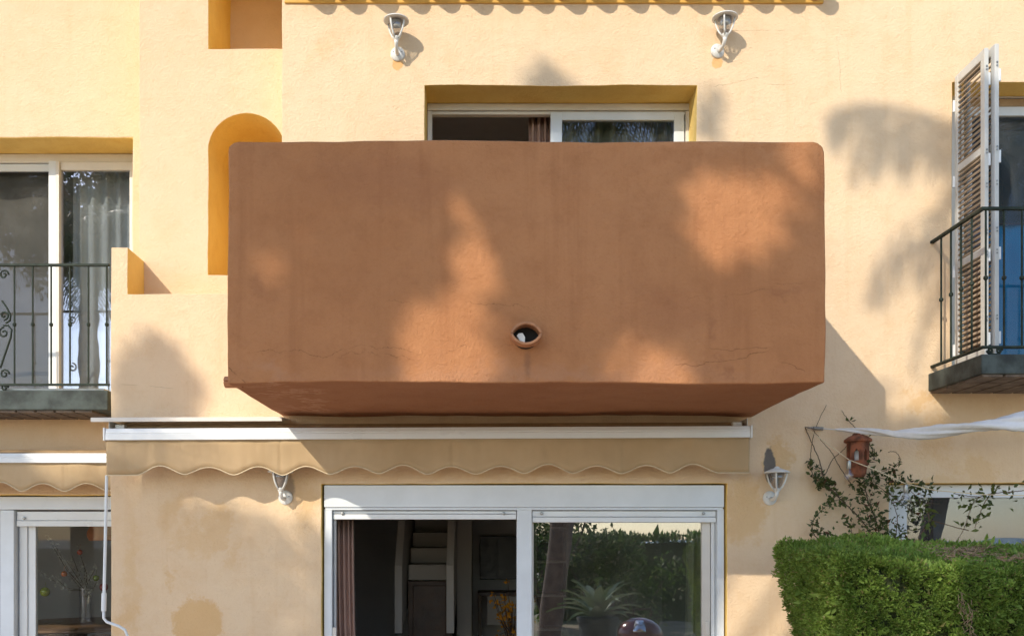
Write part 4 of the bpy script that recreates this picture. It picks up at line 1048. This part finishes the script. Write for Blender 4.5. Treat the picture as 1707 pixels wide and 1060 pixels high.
V, Fq = leaf_cloud(np.array(pts), np.array(ds), rng.uniform(.012, .03, len(pts)), .8, rng); o = np_mesh('blossom', V, Fq, leafmat('white_petal', (.62, .60, .52), (.75, .73, .66)), vs_o); o['kind'] = 'stuff'
def glossy(name, c): return simple(name, c, .2, .1, spec=.7)
for (bxp, byp, r, cname, cc) in ((75, 986, 8, 'lime', (.30, .36, .02)), (107, 956, 5, 'orange', (.55, .14, .02)), (133, 920, 4.5, 'red', (.45, .07, .03)), (160, 963, 5, 'green', (.22, .30, .03)), (173, 978, 7, 'dark_red', (.32, .03, .03))):
    q = P(bxp, byp, yt-.1); rr = M(r, yt-.1)
    b = MB(); b.lathe([(rr*math.sin(PI*i/10), -rr*math.cos(PI*i/10)) for i in range(11)], q, 'z', 16); b.tube([q+Vector((0, 0, rr)), q+Vector((0, .02, rr+.05))], .0015, 4)
    b.build('bauble', glossy(cname+'_bauble', cc), vs_o, smooth='auto')
q = P(168, 890, 2.0)
ls = MB().lathe([(.05, .1), (.09, .08), (.12, .02), (.12, -.02), (.10, -.06), (.095, -.06), (.112, -.02), (.112, .02), (.085, .07), (.05, .09)], q, 'z', 24).build('pendant_lamp', simple('rust_lamp_shade', (.42, .15, .06), .8, .2), None, smooth='auto')
tag(ls, 'round rust-coloured pendant lamp shade in the left room', 'pendant lamp')
MB().tube([q+Vector((0, 0, .095)), Vector((q.x, q.y, 2.49))], .004, 6).build('cord', m_black, ls)

# ------------------------------------------------------------------ the garden behind the viewer: shades the front and shows in the glass
def sunpt(px, py, t): return P(px, py)+SUN*t
def shade(px, py):
    """how densely the shade tree's crown stands between the sun and the wall point (px,py)"""
    nz = mnoise.noise(Vector((px*.011, py*.011, 0)))*22+mnoise.noise(Vector((px*.034, py*.028, 4)))*10
    def ell(cx, cy, rx, ry): return math.hypot((px-cx)/rx, (py-cy)/ry)
    v = 0.
    top = 634 if px < 1478 else 712 if px < 1580 else 695
    if 620+nz < px < 1830 and top+nz*.25 < py < 1430: v = 1.
    if 180 < px <= 620 and 868+nz*.5 < py < 1430: v = .42
    if px > 1430 and py > 1195: v = .13 if px < 1640 else .04
    if -320 < px < 190 and 690+nz*.5 < py < 1300: v = max(v, .8)
    if -320 < px < -110+nz and 620 < py < 700: v = max(v, .8)
    if ell(262, 665, 58, 90) < 1: v = max(v, .9)
    if ell(915, 150, 42, 44) < 1: v = max(v, .22)
    if ell(1182, 180, 18, 55) < 1: v = max(v, .22)
    for (cx, cy, rx, ry, k) in ((958, 900, 55, 84, 0), (1016, 850, 44, 104, 0), (982, 945, 88, 52, 0), (1003, 722, 40, 66, .10), (1090, 925, 70, 45, .22), (1362, 740, 88, 80, 0), (1410, 705, 70, 50, .04),
                                (1443, 668, 62, 40, .06), (1300, 668, 44, 26, .2), (1240, 932, 56, 66, .02), (758, 785, 66, 36, .14), (800, 760, 40, 22, .25), (450, 960, 85, 140, .0), (1258, 1025, 90, 100, .0), (600, 870, 60, 70, .03), (225, 1000, 40, 120, .2),
                                (1560, 1240, 150, 34, .05), (1700, 1290, 130, 90, .05), (1480, 1330, 60, 50, .1), (-40, 860, 40, 40, .1)):
        if math.hypot((px+nz*.6-cx)/rx, (py-nz*.5-cy)/ry) < 1: v = min(v, k)
    sl_ = mnoise.noise(Vector((px*.05+py*.02, py*.014-px*.008, 9)))      # slits between the leaf sprays
    if sl_ > .36 and v > .3: v *= .25
    return v
rng = np.random.default_rng(77)
pts = []; tries = 0
while len(pts) < 52000 and tries < 170000:
    tries += 1
    px, py = rng.uniform(-320, 1840), rng.uniform(90, 1440)
    v = shade(px, py)
    if rng.random() < v: pts.append(np.array(sunpt(px, py, rng.uniform(12.2, 16.4))))
pts = np.array(pts)
ds = rng.normal(size=pts.shape)+np.array([0, 0, -.3])
cen = pts.mean(axis=0)
T = thing('garden_tree', 'spreading garden tree behind the viewer whose crown dapples the balcony with shade', 'tree', (cen[0], cen[1]-.2, 0))
V, Fq = leaf_cloud(pts, ds, rng.uniform(.09, .18, len(pts)), .6, rng); o = np_mesh('crown', V, Fq, m_tree, T); o['kind'] = 'stuff'
m = MB(); cb = Vector((cen[0], cen[1]-.2, 0)); fork = Vector((cen[0]+.1, cen[1]-.1, cen[2]-3.0))
m.tube([cb, cb.lerp(fork, .5)+Vector((.15, .1, 0)), fork], [.26, .2, .17], 12)
idx = rng.choice(len(pts), 16, replace=False)
for i in idx:
    e = Vector(pts[i]); mid = fork.lerp(e, .5)+Vector((0, 0, .2)); m.tube([fork, mid, e], [.09, .05, .015], 7)
m.build('trunk', m_trunk, T, smooth='auto')

def palm(label, top, nf, length, seed, droop=1.0, lean=(0, 0)):
    rng = np.random.default_rng(seed); top = Vector(top); base = Vector((top.x+lean[0], top.y+lean[1], 0))
    T = thing('palm_tree', label, 'palm tree', base)
    m = MB(); n = 16; pp = [base.lerp(top, i/n) for i in range(n+1)]
    m.tube(pp, [.19-.05*i/n+(.012 if i % 2 else 0) for i in range(n+1)], 12); m.build('trunk', m_trunk, T, smooth='auto')
    V = []; Fc = []
    def quad(a, b, c_, d): k = len(V); V.extend([a, b, c_, d]); Fc.append((k, k+1, k+2, k+3))
    for f in range(nf):
        az = 2*PI*f/nf*2.4+rng.uniform(-.3, .3); el = rng.uniform(-.5, 1.25); L = length*rng.uniform(.8, 1.1)
        h = np.array([math.cos(az), math.sin(az), 0]); side = np.array([-h[1], h[0], 0]); p = np.array(top)+np.array([0, 0, .05]); ang = el
        seg = 26
        for s in range(seg):
            t = s/seg; step = L/seg
            d = h*math.cos(ang)+np.array([0, 0, 1])*math.sin(ang)
            q = p+d*step; w = .012*(1-t)+.004; quad(p-side*w, p+side*w, q+side*w, q-side*w)
            if s > 2:
                ll = length*.30*math.sin(PI*min(1, (t*.93+.07)))**.6*rng.uniform(.85, 1.1)
                for sg in (-1, 1):
                    ld = d*.55+side*sg*.85+np.array([0, 0, -.25-.35*t]); ld /= np.linalg.norm(ld); u = d*.018
                    tip = p+ld*ll+np.array([0, 0, -.12*ll]); quad(p-u, p+u, tip+u*.15, tip-u*.15)
            p = q; ang -= droop*(.055+.05*t)*(1.25 if el > .5 else .9)
    o = np_mesh('crown', np.array(V), np.array(Fc), m_palm, T)
    return T
def hanging_frond(V, Fc, pts, lmax, n, rng, dens=1.0, sag=1.0):
    m = len(pts)
    for i in range(n):
        u = i/(n-1)*(m-1); a = min(int(u), m-2); f = u-a
        p0, p1, p2, p3 = pts[max(a-1, 0)], pts[a], pts[a+1], pts[min(a+2, m-1)]
        def cr(f): return .5*((2*p1)+(-p0+p2)*f+(2*p0-5*p1+4*p2-p3)*f*f+(-p0+3*p1-3*p2+p3)*f**3)
        p = cr(f); q = cr(min(1, f+.06)); d = (q-p).normalized() if (q-p).length > 1e-6 else (p2-p1).normalized(); t = i/(n-1)
        k = len(V); w = Vector((0, 0, .014*(1.1-t))); nx_ = cr(min(1., f+(m-1)/(n-1))) if a < m-1 else p
        V.extend([tuple(p-w), tuple(p+w), tuple(nx_+w*.9), tuple(nx_-w*.9)]); Fc.append((k, k+1, k+2, k+3))
        if rng.random() > dens: continue
        L = lmax*math.sin(PI*min(1, .12+.88*t))**.5*rng.uniform(.75, 1.1)
        side = d.cross(Vector((0, 0, 1))); side = side.normalized() if side.length > .05 else Vector((0, 1, 0))
        for sg in (-1, 1):
            ld = (d*.55+side*sg*rng.uniform(.2, .6)+Vector((0, 0, -sag*rng.uniform(.5, 1.0)))).normalized()
            mid = p+ld*L*.55; tip = p+(ld+Vector((0, 0, -.35))).normalized()*L; w2 = d*.017
            k = len(V); V.extend([tuple(p-w2*.6), tuple(p+w2*.6), tuple(mid+w2), tuple(mid-w2), tuple(tip)])
            Fc.append((k, k+1, k+2, k+3)); Fc.append((k+3, k+2, k+4, k+4))
TP = 10.4
pc = sunpt(1700, 330, TP)
PT = palm('tall palm behind the viewer casting frond shadows beside the louvred shutters', pc, 1, .5, 4, 1.1, (-.2, -.5))
rng = np.random.default_rng(61); V = []; Fc = []
for curve, lm, n, de, sg in (([(1700, 300), (1640, 232), (1560, 196), (1480, 176), (1420, 176), (1392, 200), (1384, 240)], .40, 60, 1, .8),
                             ([(1700, 310), (1650, 250), (1580, 225), (1500, 215), (1440, 240), (1415, 300)], .42, 54, .9, 1.0),
                             ([(1700, 330), (1650, 300), (1600, 300), (1560, 340), (1540, 400)], .34, 36, .8, 1.0),
                             ([(1700, 350), (1650, 370), (1590, 385), (1530, 400), (1480, 440), (1455, 500)], .40, 46, .9, .9),
                             ([(1700, 360), (1650, 410), (1600, 440), (1555, 490), (1530, 560), (1520, 620)], .30, 40, .8, .8),
                             ([(1700, 340), (1640, 322), (1570, 345), (1500, 385), (1455, 450), (1440, 520)], .32, 40, .55, .9), ([(1700, 370), (1645, 450), (1600, 520), (1565, 600), (1550, 690)], .32, 40, .6, .7),
                             ([(1700, 320), (1760, 240), (1830, 230), (1900, 280), (1940, 360)], .40, 44, 1, 1), ([(1700, 340), (1770, 330), (1850, 380), (1890, 470)], .40, 44, 1, 1),
                             ([(1700, 300), (1715, 200), (1760, 130), (1840, 120)], .40, 40, 1, 1), ([(1700, 350), (1730, 430), (1760, 520), (1770, 610)], .36, 40, 1, 1)):
    dz = rng.normal()*.35
    pp = [sunpt(a, b, TP+dz*i/(len(curve)-1)) for i, (a, b) in enumerate(curve)]
    hanging_frond(V, Fc, pp, lm, n, rng, de, sg)
mb = MB(); mb.v = V; mb.f = [tuple(dict.fromkeys(f)) for f in Fc]
mb.build('fronds', m_palm, PT, fixn=False)
def mirror(px, py, yg, dist):      # a place in the garden that shows in a window at wall depth yg
    g = P(px, py, yg); d = Vector(((px-VX)/F, -1, (VY-py)/F)); return g+d*dist
palm('palm behind the viewer reflected in the set-back upper window', mirror(150, 395, yL, 8.0), 40, 2.0, 8, 1.35)
palm('palm behind the viewer reflected in the right upper window', mirror(1690, 250, yR, 11), 32, 2.3, 12, 1.25, (-2.05, 0))
palm('palm behind the viewer reflected in the upper balcony door', mirror(1010, 195, yU, 8.5), 36, 2.2, 16, 1.25, (-.97, 0))
def shrub(label, x, y, r, h, n, seed, mat=m_garden, size=(.06, .14)):
    rng = np.random.default_rng(seed); T = thing('garden_shrub', label, 'shrub', (x, y, 0))
    cl = [(rng.normal()*r*.45, rng.normal()*r*.45, h*rng.uniform(.25, .85), r*rng.uniform(.3, .55)) for _ in range(12)]
    pts = []
    for _ in range(n):
        a = cl[rng.integers(len(cl))]; v = rng.normal(size=3); v /= np.linalg.norm(v); pts.append(np.array([x+a[0], y+a[1], a[2]])+v*a[3]*rng.random()**.4)
    pts = np.array(pts); pts = pts[pts[:, 2] > .02]
    V, Fq = leaf_cloud(pts, rng.normal(size=pts.shape), rng.uniform(*size, len(pts)), .5, rng); o = np_mesh('crown', V, Fq, mat, T); o['kind'] = 'stuff'
    m = MB()
    for a in cl: m.tube([(x, y, 0), (x+a[0]*.5, y+a[1]*.5, a[2]*.55), (x+a[0], y+a[1], a[2])], [.04, .025, .01], 6)
    m.build('trunk', m_trunk, T, smooth='auto')
shrub('bushy tree behind the viewer reflected at the left of the closed door glass', 1.3, -11.5, 1.1, 3.4, 5200, 41)
shrub('loose shrub behind the viewer reflected in the middle of the closed door glass', 2.2, -9.6, .8, 1.9, 3600, 42)
shrub('low dark shrub behind the viewer reflected above the red barbecue', 2.9, -10.6, .9, 1.7, 3600, 43)
hedge('garden_hedge', 'clipped garden hedge behind the viewer along the skyline of the door reflection', 1.0, 6.6, -13.6, -12.6, 1.74, 9000, zvis=.1, size=(.06, .14), seed=9, mats=(m_garden, m_hcore))
# agave and barbecue on the terrace, seen only in the glass
ag = mirror(1000, 1030, yF, 3.3); A = thing('agave', 'grey-green agave rosette reflected in the closed door glass', 'plant', (ag.x, ag.y, 0))
MB().lathe([(.0, .004), (.15, .006), (.21, ag.z-.07), (.23, ag.z-.06), (.23, ag.z-.01), (.20, ag.z-.01), (.19, ag.z-.05), (0, ag.z-.06)], (ag.x, ag.y, 0), 'z', 24).build('pot', m_slab, A, smooth='auto')
rng = np.random.default_rng(51)
for k in range(26):
    az = k*2.4; el = .25+1.1*k/26; L = rng.uniform(.42, .6); h = Vector((math.cos(az), math.sin(az), 0)); s = Vector((-h.y, h.x, 0)); m = MB(); n = 7
    for i in range(n+1):
        t = i/n; w = .05*math.sin(PI*min(1, .18+t*.82))**.8*(1.1-.2*t)+.002; e = el-.35*t*t
        p = Vector((ag.x, ag.y, ag.z))+(h*math.cos(e)+Vector((0, 0, math.sin(e))))*L*t
        m.v += [tuple(p-s*w+Vector((0, 0, .012))), tuple(p-Vector((0, 0, .008))), tuple(p+s*w+Vector((0, 0, .012)))]
    for i in range(n): b = i*3; m.f += [(b, b+1, b+4, b+3), (b+1, b+2, b+5, b+4)]
    m.build('leaf', m_agave, A, smooth=True, fixn=False)
bq = mirror(1072, 1040, yF, 2.7); B = thing('barbecue', 'dark red kettle barbecue with a chrome plate reflected in the door glass', 'barbecue', (bq.x, bq.y, 0))
m_red = simple('dark_red_enamel', (.16, .012, .012), .15, .1, spec=.8); cz = bq.z-.12; Rk = .23
MB().lathe([(Rk*math.cos(PI/2*i/10), cz+Rk*.75*math.sin(PI/2*i/10)) for i in range(11)], (bq.x, bq.y, 0), 'z', 32).build('lid', m_red, B, smooth=True)
MB().lathe([(.06, cz-.24), (.18, cz-.2), (Rk*.9, cz-.1), (Rk, cz-.006)], (bq.x, bq.y, 0), 'z', 32).build('bowl', m_red, B, smooth='auto')
m_chrome = simple('chrome', (.75, .75, .75), .12, .05, metal=1)
m = MB(); n = 10
for i in range(n+1):
    a = .25+.75*i/n
    for u in (-.3, .3):
        m.v.append((bq.x+(Rk+.006)*math.cos(a)*math.sin(u-.2), bq.y+(Rk+.006)*math.cos(a)*math.cos(u-.2), cz+(Rk*.75+.006)*math.sin(a)))
for i in range(n): m.f.append((2*i, 2*i+1, 2*i+3, 2*i+2))
o = m.build('plate', m_chrome, B, smooth=True, fixn=False); sd = o.modifiers.new('t', 'SOLIDIFY'); sd.thickness = .006
MB().tube([(bq.x-.09, bq.y+.12, cz+.2), (bq.x-.09, bq.y+.14, cz+.27), (bq.x+.09, bq.y+.14, cz+.27), (bq.x+.09, bq.y+.12, cz+.2)], .011, 8).build('handle', m_wood, B, smooth='auto')
for k in range(3):
    a = 2*PI*k/3+.4; MB().tube([(bq.x+.1*math.cos(a), bq.y+.1*math.sin(a), cz-.2), (bq.x+.3*math.cos(a), bq.y+.3*math.sin(a), .01)], .013, 8).build('leg', m_steel, B)
